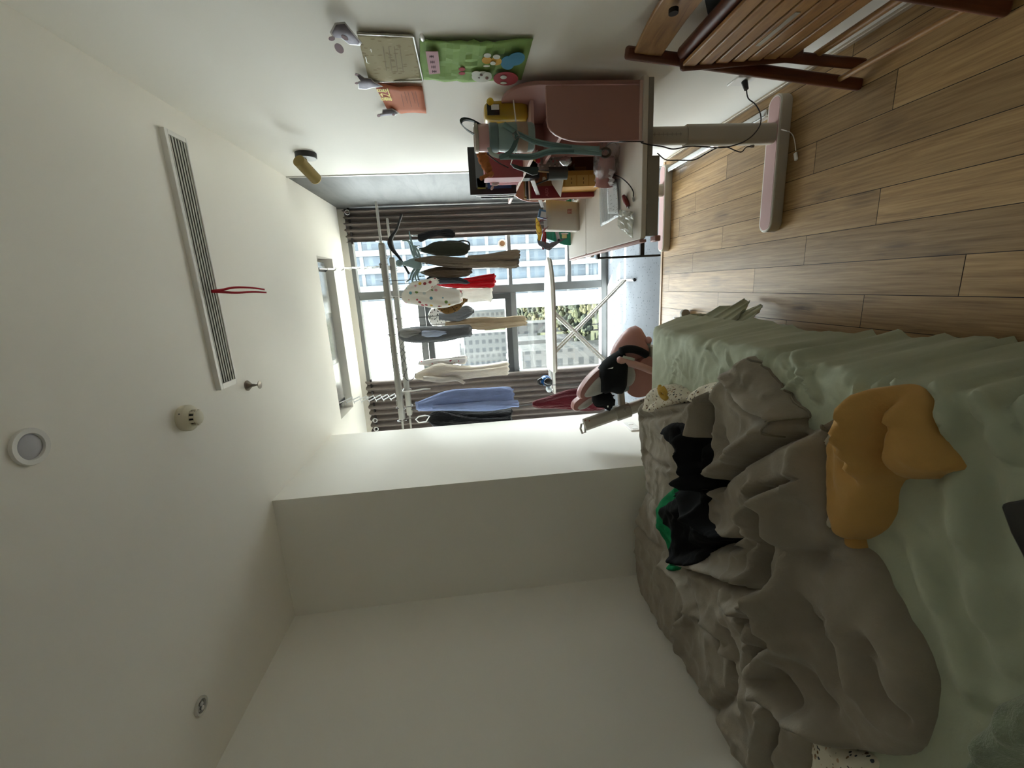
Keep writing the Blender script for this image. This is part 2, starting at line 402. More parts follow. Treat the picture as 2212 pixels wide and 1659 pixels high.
# ---- curtains drawn to both sides of the window
def curtain(label, x0, x1, nf, hexc, y, amp, seed, grom):
    rnd = random.Random(seed); n = nf * 14; top, bot = 2.66, -.01
    ph = [rnd.uniform(-.25, .25) for _ in range(nf + 2)]; am = [rnd.uniform(.75, 1.2) for _ in range(nf + 2)]
    rows = []
    for i in range(19):
        v = i / 18; z = top + (bot - top) * v; r = []
        for j in range(n + 1):
            u = j / n * nf; k = int(u); s = math.sin(2 * PI * (u + ph[k] * .25 * v * 0)) ; a = amp * (am[k] * (1 - (u - k)) + am[k + 1] * (u - k)) * (1 - .15 * v)
            xx = x0 + (x1 - x0) * (j / n) + .012 * math.sin(3 * v + u) * v
            zz = z - (.012 * (1 - math.cos(2 * PI * u)) if i == 0 else 0)
            r.append((xx, y + a * s + .01 * math.sin(5 * v + 2 * u), zz))
        rows.append(r)
    c = thing('curtain', label, 'curtain', ((x0 + x1) / 2, y, 0))
    part('fabric', MB().sheet(rows), hexc, c, thick=.002, angle=180)
    for gx in grom:
        g = MB(); g.tube([(gx + .022 * math.cos(t * PI / 8), y - amp - .004, 2.60 + .022 * math.sin(t * PI / 8)) for t in range(16)], .006, 6, closed=True)
        part('grommet', g, STEEL, c)
    part('rod', MB().cyl((x0 - .02, y, 2.60), (x1 + .02, y, 2.60), .011), mat('#3a3635', .4, .6), c)
CURT = mat('#7f7671', .85, 0, .10, 14, .3, 90, .002, .10, 0, .2, .1)
curtain('grey-brown grommet curtain bunched against the grey tiled wall', .50, .80, 5, CURT, 4.53, .036, 1, (.775,))
curtain('grey-brown grommet curtain bunched left of the window behind the blue shirt', -1.62, -.93, 10, CURT, 4.53, .034, 2, (-1.36, -1.46))

# ================================================================ outdoors: far below and beyond the glass
GZ = -52
def m_facade(name, wallc, glassc, sx, sz, fx, fz):
    """windows of one facade as a pattern: wall with a grid of glass, in world metres"""
    N = NT(name); g = N.n('NewGeometry'); s = N.n('SeparateXYZ'); N.l(g.outputs['Position'], s.inputs[0])
    ad = N.n('Math', operation='ADD'); N.l(s.outputs[0], ad.inputs[0]); N.l(s.outputs[1], ad.inputs[1])
    def cell(o, size, frac):
        d = N.n('Math', operation='DIVIDE'); N.l(o, d.inputs[0]); d.inputs[1].default_value = size
        f = N.n('Math', operation='FRACT'); N.l(d.outputs[0], f.inputs[0]); l = N.n('Math', operation='LESS_THAN'); N.l(f.outputs[0], l.inputs[0]); l.inputs[1].default_value = frac; return l.outputs[0]
    k = N.n('Math', operation='MULTIPLY'); N.l(cell(ad.outputs[0], sx, fx), k.inputs[0]); N.l(cell(s.outputs[2], sz, fz), k.inputs[1])
    nz = N.noise(g.outputs['Position'], .35, 3)
    gc = N.ramp(nz, [(.35, tuple(x * .75 for x in lin(glassc)[:3])), (.65, tuple(min(1, x * 1.35) for x in lin(glassc)[:3]))])
    N.l(N.mix(k.outputs[0], lin(wallc), gc), N.b.inputs['Base Color']); N.b.inputs['Roughness'].default_value = .5; N.b.inputs['Specular IOR Level'].default_value = .2; return N.m
def build_outside():
    N = NT('park'); g = N.n('NewGeometry'); a = N.noise(g.outputs['Position'], .045, 6, .7); b = N.noise(g.outputs['Position'], .22, 5, .7)
    c = N.ramp(a, [(.36, lin('#151816')), (.46, lin('#191c16')), (.54, lin('#1f2019')), (.60, lin('#232320')), (.68, lin('#292826'))])
    N.l(N.mix(.4, c, N.ramp(b, [(.3, lin('#0b0e0b')), (.7, lin('#1a1b14'))])), N.b.inputs['Base Color']); N.b.inputs['Roughness'].default_value = .9; N.b.inputs['Specular IOR Level'].default_value = 0
    struct('ground', MB().add([(-700, 148, GZ), (700, 148, GZ), (700, 1500, GZ), (-700, 1500, GZ)], [(0, 1, 2, 3)]), N.m)
    # added pale ground slab, unseen below the sill, to throw daylight onto the ceiling
    struct('ground_bounce', MB().bb(-320, 320, 6, 147.5, GZ - 1, GZ), mat('#5a5955', .9, var=.06, vs=.05, spec=0))
    # tall tower filling the right of the view
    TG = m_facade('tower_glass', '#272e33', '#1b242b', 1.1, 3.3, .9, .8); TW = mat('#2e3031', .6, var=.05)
    Yt = 70; xl = -3.75
    t = thing('apartment_tower', 'tall tower with white vertical piers and blue glass filling the right panes', 'building', (10, Yt, GZ))
    part('glass_wall', MB().bb(xl + .3, 26, Yt + .5, Yt + 20, GZ, 75), TG, t)
    x = xl
    for k in range(11):
        wd = 2.4 if k == 0 else .85
        part('pier', MB().bb(x, x + wd, Yt, Yt + 1, GZ, 75), TW, t); x += wd + (1.5 if k == 0 else 1.85)
    sp = MB()
    for k in range(38): sp.bb(xl + .3, 26, Yt + .38, Yt + .5, GZ + k * 3.3, GZ + k * 3.3 + .55)
    part('spandrels', sp, mat('#282c2f', .6), t)
    # white apartment blocks further off
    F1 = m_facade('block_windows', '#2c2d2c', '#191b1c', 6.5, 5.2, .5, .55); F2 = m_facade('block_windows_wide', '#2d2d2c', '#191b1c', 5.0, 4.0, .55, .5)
    FOOT = []
    def block(label, px0, px1, py0, py1, Y, m, dep=18):
        p, q = hy(px0, py1, Y), hy(px0, py0, Y)
        b = thing('apartment_block', label, 'building', ((p.x + q.x) / 2, Y, GZ), 'white apartment blocks across the park')
        zt = (p.z + q.z) / 2; FOOT.append((p.x - 1, q.x + 1, Y - 1, Y + dep + 1))
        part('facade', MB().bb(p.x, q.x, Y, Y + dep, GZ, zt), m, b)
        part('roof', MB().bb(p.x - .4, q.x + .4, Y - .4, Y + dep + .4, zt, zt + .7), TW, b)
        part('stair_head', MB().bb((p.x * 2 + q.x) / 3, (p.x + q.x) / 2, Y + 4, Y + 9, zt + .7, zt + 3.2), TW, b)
    block('lower white gridded block below the ironing board, nearest of the pale blocks', 1130, 1290, 760, 835, 150, F2)
    block('white block with square windows left of the ironing board, behind the nearest pale block', 1112, 1290, 738, 800, 190, F2)
    block('small white block with a flat roof between the park trees and the ironing board', 1118, 1290, 700, 722, 230, F1)
    block('tall far white block seen through the lower half of the opening sash', 1004, 1290, 722, 768, 330, F1)
    block('widest far white block on the skyline in the opening sash', 996, 1290, 742, 812, 390, F1)
    block('far white block beside the tower, right end of the skyline', 1000, 1290, 668, 712, 460, F1)
    # tree clumps of the park
    TR = [mat(c, .95, 0, .45, .8, spec=0) for c in ('#191c18', '#1d1f17', '#1a1c19', '#222219')]
    rnd = random.Random(5)
    spots = []
    for _ in range(900):
        px, py = rnd.uniform(1128, 1306), rnd.uniform(660, 800)
        if (px < 1195 and py > 702) or (py > 700 and px < 1150): continue
        c = hz(px, py, GZ + 4); R = 2.6 + 2.2 * rnd.random()
        if all((c.x - q[0].x) ** 2 + (c.y - q[0].y) ** 2 > (R + q[1]) ** 2 * .95 for q in spots) and not any(x0 - R < c.x < x1 + R and y0 - R < c.y < y1 + R for x0, x1, y0, y1 in FOOT): spots.append((c, R))
        if len(spots) == 58: break
    for i, (c, R) in enumerate(spots):
        tr = thing('park_tree', 'distant park tree in the lower left pane, one of a loose green clump', 'tree', (c.x, c.y, GZ), 'park trees far below the window')
        m = MB()
        for k in range(11):
            d = Vector((rnd.uniform(-1, 1), rnd.uniform(-1, 1), rnd.uniform(-.5, .9))) * R * .62
            m.ell(Vector((c.x, c.y, GZ + R + 1.5)) + d, (R * rnd.uniform(.25, .45),) * 3, nu=7, nv=5)
        part('crown', m, TR[i % 4], tr, angle=20); part('trunk', MB().cyl((c.x, c.y, GZ), (c.x, c.y, GZ + R + 1), .35, .2, 7), mat('#120f0c', .9), tr)
build_outside()
# ================================================================ ceiling and wall fixtures
def fixtures():
    # linear air vent with a red ribbon
    v = thing('air_vent', 'long white ceiling air vent with grey slats and a red ribbon tied on', 'air vent', (.15, 2.12, ZC - .02))
    f = MB(); z0, z1 = ZC - .022, ZC + .002
    f.bb(-.408, .70, 2.028, 2.047, z0, z1); f.bb(-.408, -.381, 2.047, 2.163, z0, z1); f.bb(-.408, .70, 2.163, 2.171, z0, z1); f.bb(.680, .70, 2.047, 2.163, z0, z1)
    part('frame', f, WHITEP, v, bevel=.0015)
    part('backing', MB().bb(-.381, .680, 2.047, 2.163, ZC - .012, ZC - .001), mat('#7b7b75', .8), v)
    for k in range(6):
        y = 2.0575 + k * .0193
        part('slat', MB().box((.1495, y, ZC - .0175), (1.06, .0165, .0022), Matrix.Rotation(.22, 3, 'X')), mat('#adaca4', .6, var=.06), v)
    a = Vector((.044, 2.115, ZC - .020)); r1, r2 = MB(), MB()
    for m, pts in ((r1, ((0, 0, 0), (.004, .0, -.05), (.012, .005, -.10), (.008, .006, -.17), (-.004, .004, -.235))), (r2, ((0, 0, 0), (-.006, .0, -.05), (-.012, .004, -.11), (-.012, .004, -.18), (-.018, .006, -.24)))):
        c = cat_curve([a + Vector(p) for p in pts], 6)
        m.sheet([[p + Vector((-.0065 * (1 - .5 * i / len(c)), 0, 0)), p + Vector((.0065 * (1 - .5 * i / len(c)), .002, 0))] for i, p in enumerate(c)])
        solo('ribbon', m, mat('#b3122a', .6), 'red ribbon strip tied to the ceiling vent, ' + ('right-hand tail' if m is r1 else 'left-hand tail'), 'ribbon', 'red ribbon tails on the vent', thick=.001, angle=180)
    # smoke detector
    c = Vector((-.463, 1.775, ZC)); d = thing('smoke_detector', 'cream dome smoke detector on the ceiling', 'smoke detector', c - Vector((0, 0, .07)))
    CR = mat('#d8d2bd', .5, var=.03)
    part('base', MB().lathe([(.052, 0), (.054, -.008), (.054, -.026), (.050, -.032), (.040, -.036), (.035, -.040)], c, n=36), CR, d)
    part('sensor_slots', MB().cyl(c + Vector((0, 0, -.038)), c + Vector((0, 0, -.056)), .030, .027, 24), BLACK, d)
    part('cap', MB().lathe([(.0005, -.068), (.018, -.0675), (.028, -.062), (.0295, -.056), (.0005, -.055)], c, n=30), CR, d)
    rib = MB()
    for k in range(10):
        t = 2 * PI * k / 10; rib.box(c + Vector((.0305 * math.cos(t), .0305 * math.sin(t), -.046)), (.006, .010, .022), Matrix.Rotation(t, 3, 'Z'))
    part('slot_ribs', rib, CR, d)
    part('indicator', MB().ell(c + Vector((.03, -.045, -.018)), (.0025,) * 3, nu=8, nv=6), BLACK, d)
    # sprinkler head
    c = Vector((-.447, 2.297, ZC)); s = thing('sprinkler_head', 'small chrome sprinkler head hanging from the ceiling near the vent', 'sprinkler', c - Vector((0, 0, .07)))
    CH = mat('#857d73', .4, .8, .05)
    part('escutcheon', MB().lathe([(.028, 0), (.028, -.004), (.018, -.014), (.011, -.022)], c), CH, s)
    part('stem', MB().lathe([(.009, -.02), (.007, -.035), (.0045, -.045), (.0045, -.062)], c), CH, s)
    part('deflector', MB().lathe([(.004, -.060), (.021, -.062), (.021, -.065), (.003, -.067)], c, n=20), CH, s)
    # downlights
    for px, py, R, lab, clear in ((62, 965, .051, 'round white recessed downlight on the ceiling, frosted lens', 0), (432, 1525, .036, 'small clear glass spotlight recessed in the ceiling over the bed wall', 1)):
        c = hz(px, py, ZC); d = thing('downlight', lab, 'ceiling light', c - Vector((0, 0, .01)))
        part('trim_ring', MB().lathe([(R, 0), (R, -.006), (R * .97, -.009), (R * .72, -.008), (R * .68, -.003), (R * .68, 0)], c, n=36), WHITEP if not clear else mat('#c9c8c4', .2, .3), d)
        part('lens', MB().lathe([(R * .68, -.001), (R * .5, -.004), (.0005, -.005)], c, n=30), mat('#b9b9c0', .6) if not clear else mat('#a7a9aa', .08, .9), d)
        if clear:
            for k in (-1, 1): part('bulb', MB().ell(c + Vector((k * .010, 0, -.008)), (.009, .009, .006), nu=14, nv=8), mat('#e2e2e2', .05, .6), d)
    # brass wall spotlight on the right wall
    c = hx(660, 331, XR); d = thing('wall_spotlight', 'brass tube spotlight on a round black base on the right wall', 'wall lamp', c)
    part('base', MB().lathe([(.060, 0), (.060, .026), (.056, .030)], c, (-1, 0, 0), 36), BLACK, d)
    part('face_plate', MB().lathe([(.056, .0301), (.0005, .031)], c, (-1, 0, 0), 36), mat('#a9abad', .35, .4), d)
    BR = mat('#7f6c38', .5, .55, .06)
    a = c + Vector((-.028, .0, .005)); j = Vector((-.088, .01, .0)) + c
    part('arm', MB().tube([a, (a + j) / 2, j], .007, 8), BR, d)
    p0 = hy(650, 348, 2.39); p1 = hy(683, 383, 2.47); p0 = Vector((c.x - .105, 2.37, c.z + .05)); p1 = Vector((c.x - .19, 2.46, c.z - .075))
    p0 = hx(645, 347, c.x - .105); p1 = hx(682, 386, c.x - .165)
    part('shade', MB().cyl(p0, p1, .033, n=32), BR, d)
    dr = (p1 - p0).normalized()
    part('rim', MB().lathe([(.0332, 0), (.0332, .004), (.029, .004), (.029, .001)], p1, dr), mat('#c9b78b', .3, .6), d)
    part('lamp_face', MB().lathe([(.0285, .0015), (.0005, .003)], p1, dr), mat('#cfd0d2', .3), d)
    # light switch on the side of the pier
    pr = [hx(q[0], q[1], -1.122) for q in ((1344, 917), (1363, 916), (1381, 935), (1362, 937))]
    y0, y1 = min(p.y for p in pr), max(p.y for p in pr)
    sw = thing('wall_socket', 'white socket plate low on the white pier beside the chair', 'wall socket', (-1.12, 2.98, .27))
    part('plate', MB().bb(-1.13, -1.119, 2.90, 3.09, .245, .335), WHITEP, sw, bevel=.004)
    for y in (2.94, 3.04): part('button', MB().bb(-1.1195, -1.1165, y - .02, y + .02, .27, .31), WHITE, sw, bevel=.002)
    # socket and plug on the right wall
    c = hx(1603, 172, XR); o = thing('wall_outlet', 'white wall outlet behind the folded chair with a black plug', 'wall outlet', (XR, c.y, c.z))
    part('plate', MB().bb(XR - .009, XR, c.y - .043, c.y + .043, c.z - .043, c.z + .043), WHITEP, o, bevel=.003)

fixtures()

# ---- papers and stickers on the right wall
def wall_paper_grid(pts, bulge, seed, nu=14, nv=16, x=XR - .004):
    """four (y, z) corners on the wall -> crumpled sheet standing off the wall"""
    rnd = np.random.RandomState(seed); ph = rnd.rand(8) * 6
    rows = []
    for i in range(nv + 1):
        v = i / nv; r = []
        for j in range(nu + 1):
            u = j / nu
            y = (pts[0][0] * (1 - u) + pts[1][0] * u) * (1 - v) + (pts[3][0] * (1 - u) + pts[2][0] * u) * v
            z = (pts[0][1] * (1 - u) + pts[1][1] * u) * (1 - v) + (pts[3][1] * (1 - u) + pts[2][1] * u) * v
            k = .45 * abs(math.sin(4.2 * u + 2.6 * v + ph[0])) + .35 * abs(math.sin(7 * v - 3 * u + ph[1])) + .3 * abs(math.sin(9 * u * v + ph[2])) + .5 * (u if v < .5 else 1 - u)
            if nv == 17: k = .55 * k + .6 * rnd.rand()
            r.append((x - .002 - bulge * k * (.25 + .75 * math.sin(PI * min(1, v * 1.1 + .05))), y, z))
        rows.append(r)
    return rows
def yz(px, py): p = hx(px, py, XR - .004); return (p.y, p.z)
def flat_shape(poly, xoff, t=.0015):
    return MB().prism([(XR - xoff, y, z) for y, z in poly], (-t, 0, 0))
def ellipse_px(cx, cy, rx, ry, n=22, rot=0):
    return [yz(cx + rx * math.cos(2 * PI * k / n) * math.cos(rot) - ry * math.sin(2 * PI * k / n) * math.sin(rot), cy + rx * math.cos(2 * PI * k / n) * math.sin(rot) + ry * math.sin(2 * PI * k / n) * math.cos(rot)) for k in range(n)]
def text_mesh(body, size):
    c = bpy.data.curves.new('lettering', 'FONT'); c.body = body; c.size = size; c.align_x = 'CENTER'; c.align_y = 'CENTER'; c.offset = size * .012; c.resolution_u = 3
    o = bpy.data.objects.new('lettering', c); COL.objects.link(o); me = bpy.data.meshes.new_from_object(o.evaluated_get(bpy.context.evaluated_depsgraph_get()))
    vs = [v.co.copy() for v in me.vertices]; fs = [tuple(p.vertices) for p in me.polygons]
    bpy.data.objects.remove(o); bpy.data.curves.remove(c); bpy.data.meshes.remove(me); return vs, fs
def posters():
    # cream sheet in a clear sleeve
    KP = [yz(770, 66), yz(892, 72), yz(913, 168), yz(797, 172)]
    k = thing('framed_print', 'cream printed sheet in a clear sleeve taped above the green poster', 'poster', (XR - .005, 1.71, 1.61))
    part('sheet', MB().sheet(wall_paper_grid([KP[0], KP[3], KP[2], KP[1]], .006, 3)), m_spots('cream_print', '#b0a88c', ['#a39a7e', '#bab298', '#978d74'], 40, .3, .35, (1, 2, 1)), k, angle=180, thick=.0008)
    ln = MB()
    for cx in (826, 838, 850, 862): ln.add(flat_shape([yz(cx, 94), yz(cx + 1.5, 94), yz(cx + 9.5, 150), yz(cx + 8, 150)], .0125).v, [(0, 1, 2, 3), (4, 5, 6, 7)])
    part('writing', ln, mat('#8a806a', .8), k)
    for (a, b, c, d) in ((788, 116, 791, 128), (790, 128, 796, 131), (799, 98, 801, 106)): part('title_mark', flat_shape([yz(a, b), yz(a + 1.6, b), yz(c + 1.6, d), yz(c, d)], .0125), WHITE, k)
    bz = MB()
    for a, b in ((KP[0], KP[1]), (KP[1], KP[2]), (KP[3], KP[2])): bz.tube([(XR - .012, *a), (XR - .012, *b)], .0035, 6)
    part('sleeve_edge', bz, mat('#c3c0b4', .2), k)
    # green poster with pasted paper shapes
    g = thing('green_poster', 'crumpled green paper poster with pasted animal shapes above the desk', 'poster', (XR - .005, 1.42, 1.22))
    GP = [yz(906, 81), yz(907, 166), yz(1126, 170), yz(1152, 79)]
    part('paper', MB().sheet(wall_paper_grid(GP, .014, 9, 13, 17)), mat('#86a85e', .85, var=.10), g, angle=4, thick=.0008)
    xo = .0235
    part('name_label', flat_shape([yz(918, 96), yz(945, 96), yz(950, 145), yz(926, 147)], xo), mat('#c29aa4', .8), g)
    mk = MB()
    for i, cy in enumerate((107, 119, 130, 140)):
        cx = 931 + i * 2
        for dx_ in (-3.5, 0, 3.5): mk.add(flat_shape([yz(cx + dx_ - .7, cy - 3), yz(cx + dx_ + .7, cy - 3), yz(cx + dx_ + .7, cy + 3), yz(cx + dx_ - .7, cy + 3)], xo + .002, .0005).v, [(0, 1, 2, 3), (4, 5, 6, 7)])
        mk.add(flat_shape([yz(cx - 5, cy - .6), yz(cx + 5, cy - .6), yz(cx + 5, cy + .6), yz(cx - 5, cy + .6)], xo + .002, .0005).v, [(0, 1, 2, 3), (4, 5, 6, 7)])
    part('handwriting', mk, mat('#5c3b48', .8), g)
    A = []
    def sh(name, m, *ells, parent=g, off=xo):
        mb = MB()
        for i_, e in enumerate(ells):
            q = flat_shape(ellipse_px(*e), off + .0004 * i_); b = len(mb.v); mb.v += q.v; mb.f += [tuple(i + b for i in f) for f in q.f]
        return part(name, mb, m, parent)
    Y_, B_, R_, W_ = mat('#d2a13a', .85), mat('#3f86a8', .85), mat('#a83a44', .85), mat('#d5d8ce', .85)
    y = sh('yellow_cutout', Y_, (1051, 116, 11, 8), (1071, 118, 12, 9)); sh('cutout_trim', W_, (1052, 103, 8, 5), (1072, 106, 8, 5), (1064, 120, 6, 4), (1050, 126, 7, 2), parent=y, off=xo + .0032)
    sh('blue_cutout', B_, (1096, 122, 15, 15), (1114, 113, 20, 14, 22, -.35))
    r = sh('red_cutout', R_, (1092, 157, 27, 15)); sh('cutout_trim', W_, (1087, 152, 7, 4), parent=r, off=xo + .0032); sh('cutout_trim', W_, (1087, 165, 7, 2.6), parent=r, off=xo + .0032)
    w_ = sh('white_cutout', W_, (1040, 153, 22, 12), (1028, 146, 10, 6), (1052, 148, 9, 6)); sh('cutout_face', mat('#6d4a3c', .8), (1051, 154, 3.4, 2.6), (1039, 147, 3, 1.6), (1034, 153, 1.5, 1), parent=w_, off=xo + .0032)
    sh('butterfly_cutout', R_, (997, 136, 7, 4), (997, 145, 7, 3.4))
    part('foil_tape', MB().ell(hx(912, 81, XR - .018), (.006, .022, .008), nu=12, nv=8), mat('#e8e8e6', .3), g)
    # orange certificate
    o = thing('certificate', 'orange award sheet with yellow lettering, lowest of the wall papers', 'poster', (XR - .005, 1.7, 1.93))
    OP = [yz(806, 176), yz(838, 237), yz(921, 243), yz(912, 184)]
    part('paper', MB().sheet(wall_paper_grid(OP, .007, 21, 6, 6)), mat('#c77552', .8, var=.06), o, angle=4, thick=.0008)
    vs, fs = text_mesh('\u6700\u4e4b\u661f', 1.0)
    p0, pu, pv = hx(833, 205, XR - .016), hx(823, 188, XR - .016), hx(846, 206, XR - .016)   # across runs away along the wall
    wv = (hx(843, 222, XR - .016) - hx(826, 187, XR - .016)); hv = (hx(824, 206, XR - .016) - hx(842, 205, XR - .016))
    wdir = Vector((0, 1, 0)); ylen = abs(wv.y)
    m = MB(); m.add([p0 + Vector((0, -v.x * .0395, v.y * .052)) for v in vs], fs)
    part('yellow_lettering', m, mat('#e8d81f', .6), o, angle=180)
    ln = MB()
    for i, cx in enumerate((864, 872, 880, 888, 896)):
        ln.add(flat_shape([yz(cx, 192), yz(cx + 1.2, 192), yz(cx + 9, 226 - (i % 2) * 8), yz(cx + 7.8, 226 - (i % 2) * 8)], .0135, .0005).v, [(0, 1, 2, 3), (4, 5, 6, 7)])
    part('writing', ln, mat('#9a5e47', .8), o)
    # die-cut stickers
    LIL, MAR = mat('#7d7887', .7, var=.15, vs=60), mat('#5c232d', .7, var=.1)
    def sticker(lab, px, m, extras, off=.02):
        pts = [yz(*q) for q in px]; y_ = sum(p[0] for p in pts) / len(pts); z_ = min(p[1] for p in pts)
        t = thing('sticker', lab, 'sticker', (XR - off, y_, z_)); cx, cy = sum(q[0] for q in px) / len(px), sum(q[1] for q in px) / len(px)
        part('backing', flat_shape([yz(cx + (q[0] - cx) * 1.06, cy + (q[1] - cy) * 1.06) for q in px], off), mat('#c9c8cc', .4), t, angle=180)
        part('print', flat_shape([yz(cx + (q[0] - cx) * .93, cy + (q[1] - cy) * .93) for q in px], off + .0018, .0006), m, t, angle=180)
        for e in extras: part('print_detail', flat_shape(ellipse_px(*e), off + .0026, .0006), e_m[e] if e in e_m else MAR, t)
    e_m = {}
    sticker('large lilac and maroon die-cut sticker cluster, topmost on the right wall', [(722, 30), (742, 28), (757, 47), (777, 72), (774, 78), (752, 76), (735, 62), (718, 60), (712, 50), (718, 38)], LIL, ((714, 62, 7, 5), (742, 60, 9, 4, 22, .6), (730, 84, 13, 8, 22, .9)), .028)
    sticker('grey-lilac animal sticker holding the lower corner of the cream sheet', [(767, 148), (775, 150), (786, 158), (800, 159), (806, 166), (824, 176), (805, 178), (790, 182), (774, 181), (773, 170), (768, 168), (778, 164)], LIL, ((769, 149, 4, 2), (769, 168, 4, 2.2)))
    sticker('grey-lilac animal sticker on the free corner of the orange award sheet', [(826, 228), (846, 226), (860, 235), (852, 240), (838, 240), (818, 243), (816, 238), (825, 236)], LIL, ((817, 240, 4, 3), (849, 238, 3, 2)))
posters()
# ================================================================ the bed and what lies on it
def vnoise(x, y, seed):                                    # smooth value noise on arrays
    rs = np.random.RandomState(seed); T = rs.rand(64, 64)
    xi, yi = np.floor(x).astype(int), np.floor(y).astype(int); fx, fy = x - xi, y - yi
    fx, fy = fx * fx * (3 - 2 * fx), fy * fy * (3 - 2 * fy)
    g = lambda a, b: T[a % 64, b % 64]
    return (g(xi, yi) * (1 - fx) + g(xi + 1, yi) * fx) * (1 - fy) + (g(xi, yi + 1) * (1 - fx) + g(xi + 1, yi + 1) * fx) * fy - .5
def fbm(x, y, seed, oct=3, gain=.5):
    s = 0; a = 1
    for k in range(oct): s = s + a * vnoise(x * 2 ** k, y * 2 ** k, seed + k); a *= gain
    return s
def seg_dist(x, y, P, closed=False):
    """distance to a polyline, signed side and nearest point"""
    best = np.full(x.shape, 1e9); side = np.zeros(x.shape); nx, ny = np.zeros(x.shape), np.zeros(x.shape); L = len(P)
    for i in range(L if closed else L - 1):
        ax, ay = P[i]; bx, by = P[(i + 1) % L]; dx, dy = bx - ax, by - ay; q = dx * dx + dy * dy + 1e-12
        t = np.clip(((x - ax) * dx + (y - ay) * dy) / q, 0, 1); px, py = ax + t * dx, ay + t * dy
        d = np.hypot(x - px, y - py); m = d < best
        best = np.where(m, d, best); side = np.where(m, np.sign(dx * (y - ay) - dy * (x - ax)), side); nx = np.where(m, px, nx); ny = np.where(m, py, ny)
    return best, side, nx, ny
def inside(x, y, P):
    c = np.zeros(x.shape, bool); L = len(P)
    for i in range(L):
        ax, ay = P[i]; bx, by = P[(i + 1) % L]
        cond = ((ay > y) != (by > y)) & (x < (bx - ax) * (y - ay) / (by - ay + 1e-12) + ax); c ^= cond
    return c
def chaikin(P, n=2):
    for _ in range(n):
        P = [q for i in range(len(P)) for q in ((.75 * P[i][0] + .25 * P[(i + 1) % len(P)][0], .75 * P[i][1] + .25 * P[(i + 1) % len(P)][1]), (.25 * P[i][0] + .75 * P[(i + 1) % len(P)][0], .25 * P[i][1] + .75 * P[(i + 1) % len(P)][1]))]
    return P
def topx(pts, z): return [tuple(hz(a, b, z)[:2]) for a, b in pts]
class Pile:
    """soft thing lying on the bed: an outline on the plane z, rounded rim, creases and rolls"""
    def __init__(s, outline, z, T, rim, base, folds=(), seed=1, puff=.012, pscale=5, fine=.003, world=False, nch=2):
        s.P = [(max(q[0], XL + .022), min(q[1], 2.285)) for q in chaikin(outline if world else topx(outline, z), nch)]; s.T, s.rim, s.base, s.seed, s.puff, s.ps, s.fine = T, rim, base, seed, puff, pscale, fine
        s.F = [(topx(f[0], z),) + tuple(f[1:]) for f in folds]
    def h(s, x, y):
        d, _, nx, ny = seg_dist(x, y, s.P, True); i = inside(x, y, s.P); sd = np.where(i, d, -d)
        e = np.clip(sd / s.rim, 0, 1); prof = np.sqrt(np.clip(1 - (1 - e) ** 2, 0, 1)); add = np.zeros(x.shape)
        for P, wd, am, kind in s.F:
            dd, sg, _, _ = seg_dist(x, y, P)
            if kind == 'v':  add -= am * np.exp(-(dd / wd) ** 2)
            elif kind == 'r': add += am * np.exp(-(dd / wd) ** 2)
            else:                                          # one layer lapping over another: step with a rolled lip
                k = 1 if kind == 'l' else -1; t = sg * k * dd
                add += am * (np.exp(-((t - wd) / wd) ** 2) * .9 - 1.15 * np.exp(-((t + wd * .35) / (wd * .55)) ** 2)) * (dd < wd * 5)
        wx, wy = x + .04 * fbm(x * 6, y * 6, s.seed + 3, 2), y + .04 * fbm(x * 6, y * 6, s.seed + 5, 2)
        q = s.puff * fbm(x * s.ps, y * s.ps, s.seed, 3) * 2 + s.fine * (1 - np.abs(fbm(x * 16, y * 11, s.seed + 9, 2)) * 4) + s.fine * 3.4 * (np.clip(1 - np.abs(fbm(wx * 7, wy * 9, s.seed + 17, 2)) * 6, 0, 1) ** 2)
        return sd, nx, ny, s.base(x, y) + prof * np.maximum(s.T + add + q, .008)
    def top(s, x, y):
        x, y = np.asarray(x, float), np.asarray(y, float); sd, _, _, h = s.h(x, y); return np.where(sd > 0, h, s.base(x, y))
    def mesh(s, cell):
        xs = [p[0] for p in s.P]; ys = [p[1] for p in s.P]
        gx = np.arange(min(xs) - cell, max(xs) + 2 * cell, cell); gy = np.arange(min(ys) - cell, max(ys) + 2 * cell, cell)
        X, Y = np.meshgrid(gx, gy, indexing='ij'); sd, nx, ny, h = s.h(X, Y)
        out = sd <= 0; X = np.where(out, nx, X); Y = np.where(out, ny, Y); h = np.where(out, s.base(X, Y) - .006, h)
        idx = -np.ones(X.shape, int); m = MB(); I = ~out
        q = I[:-1, :-1] | I[1:, :-1] | I[:-1, 1:] | I[1:, 1:]
        need = np.zeros(X.shape, bool)
        for a in (0, 1):
            for b in (0, 1): need[a:need.shape[0] - 1 + a, b:need.shape[1] - 1 + b] |= q
        ii = np.argwhere(need)
        for k, (a, b) in enumerate(ii): idx[a, b] = k
        m.v = [Vector((X[a, b], Y[a, b], h[a, b])) for a, b in ii]
        m.f = [(idx[a, b], idx[a + 1, b], idx[a + 1, b + 1], idx[a, b + 1]) for a, b in np.argwhere(q)]
        return m
BZ = .50
SHEET = mat('#b0b7a2', .9, 0, .05, 5, .3, 70, .003, 0, 0, .15, .1)
DUV = mat('#958d80', .95, 0, .09, 10, .45, 130, .003, 0, 0, .1, .15)
FLOR = m_spots('floral_cotton', '#dcd6c6', ['#5e5a58', '#8a7358', '#6c5038', '#4d5258', '#b99d84'], 60, .34, .45, (1, 1.6, 1))
MUST = mat('#c0975a', .92, 0, .07, 8, .35, 110, .003, 0, 0, .12, .15)

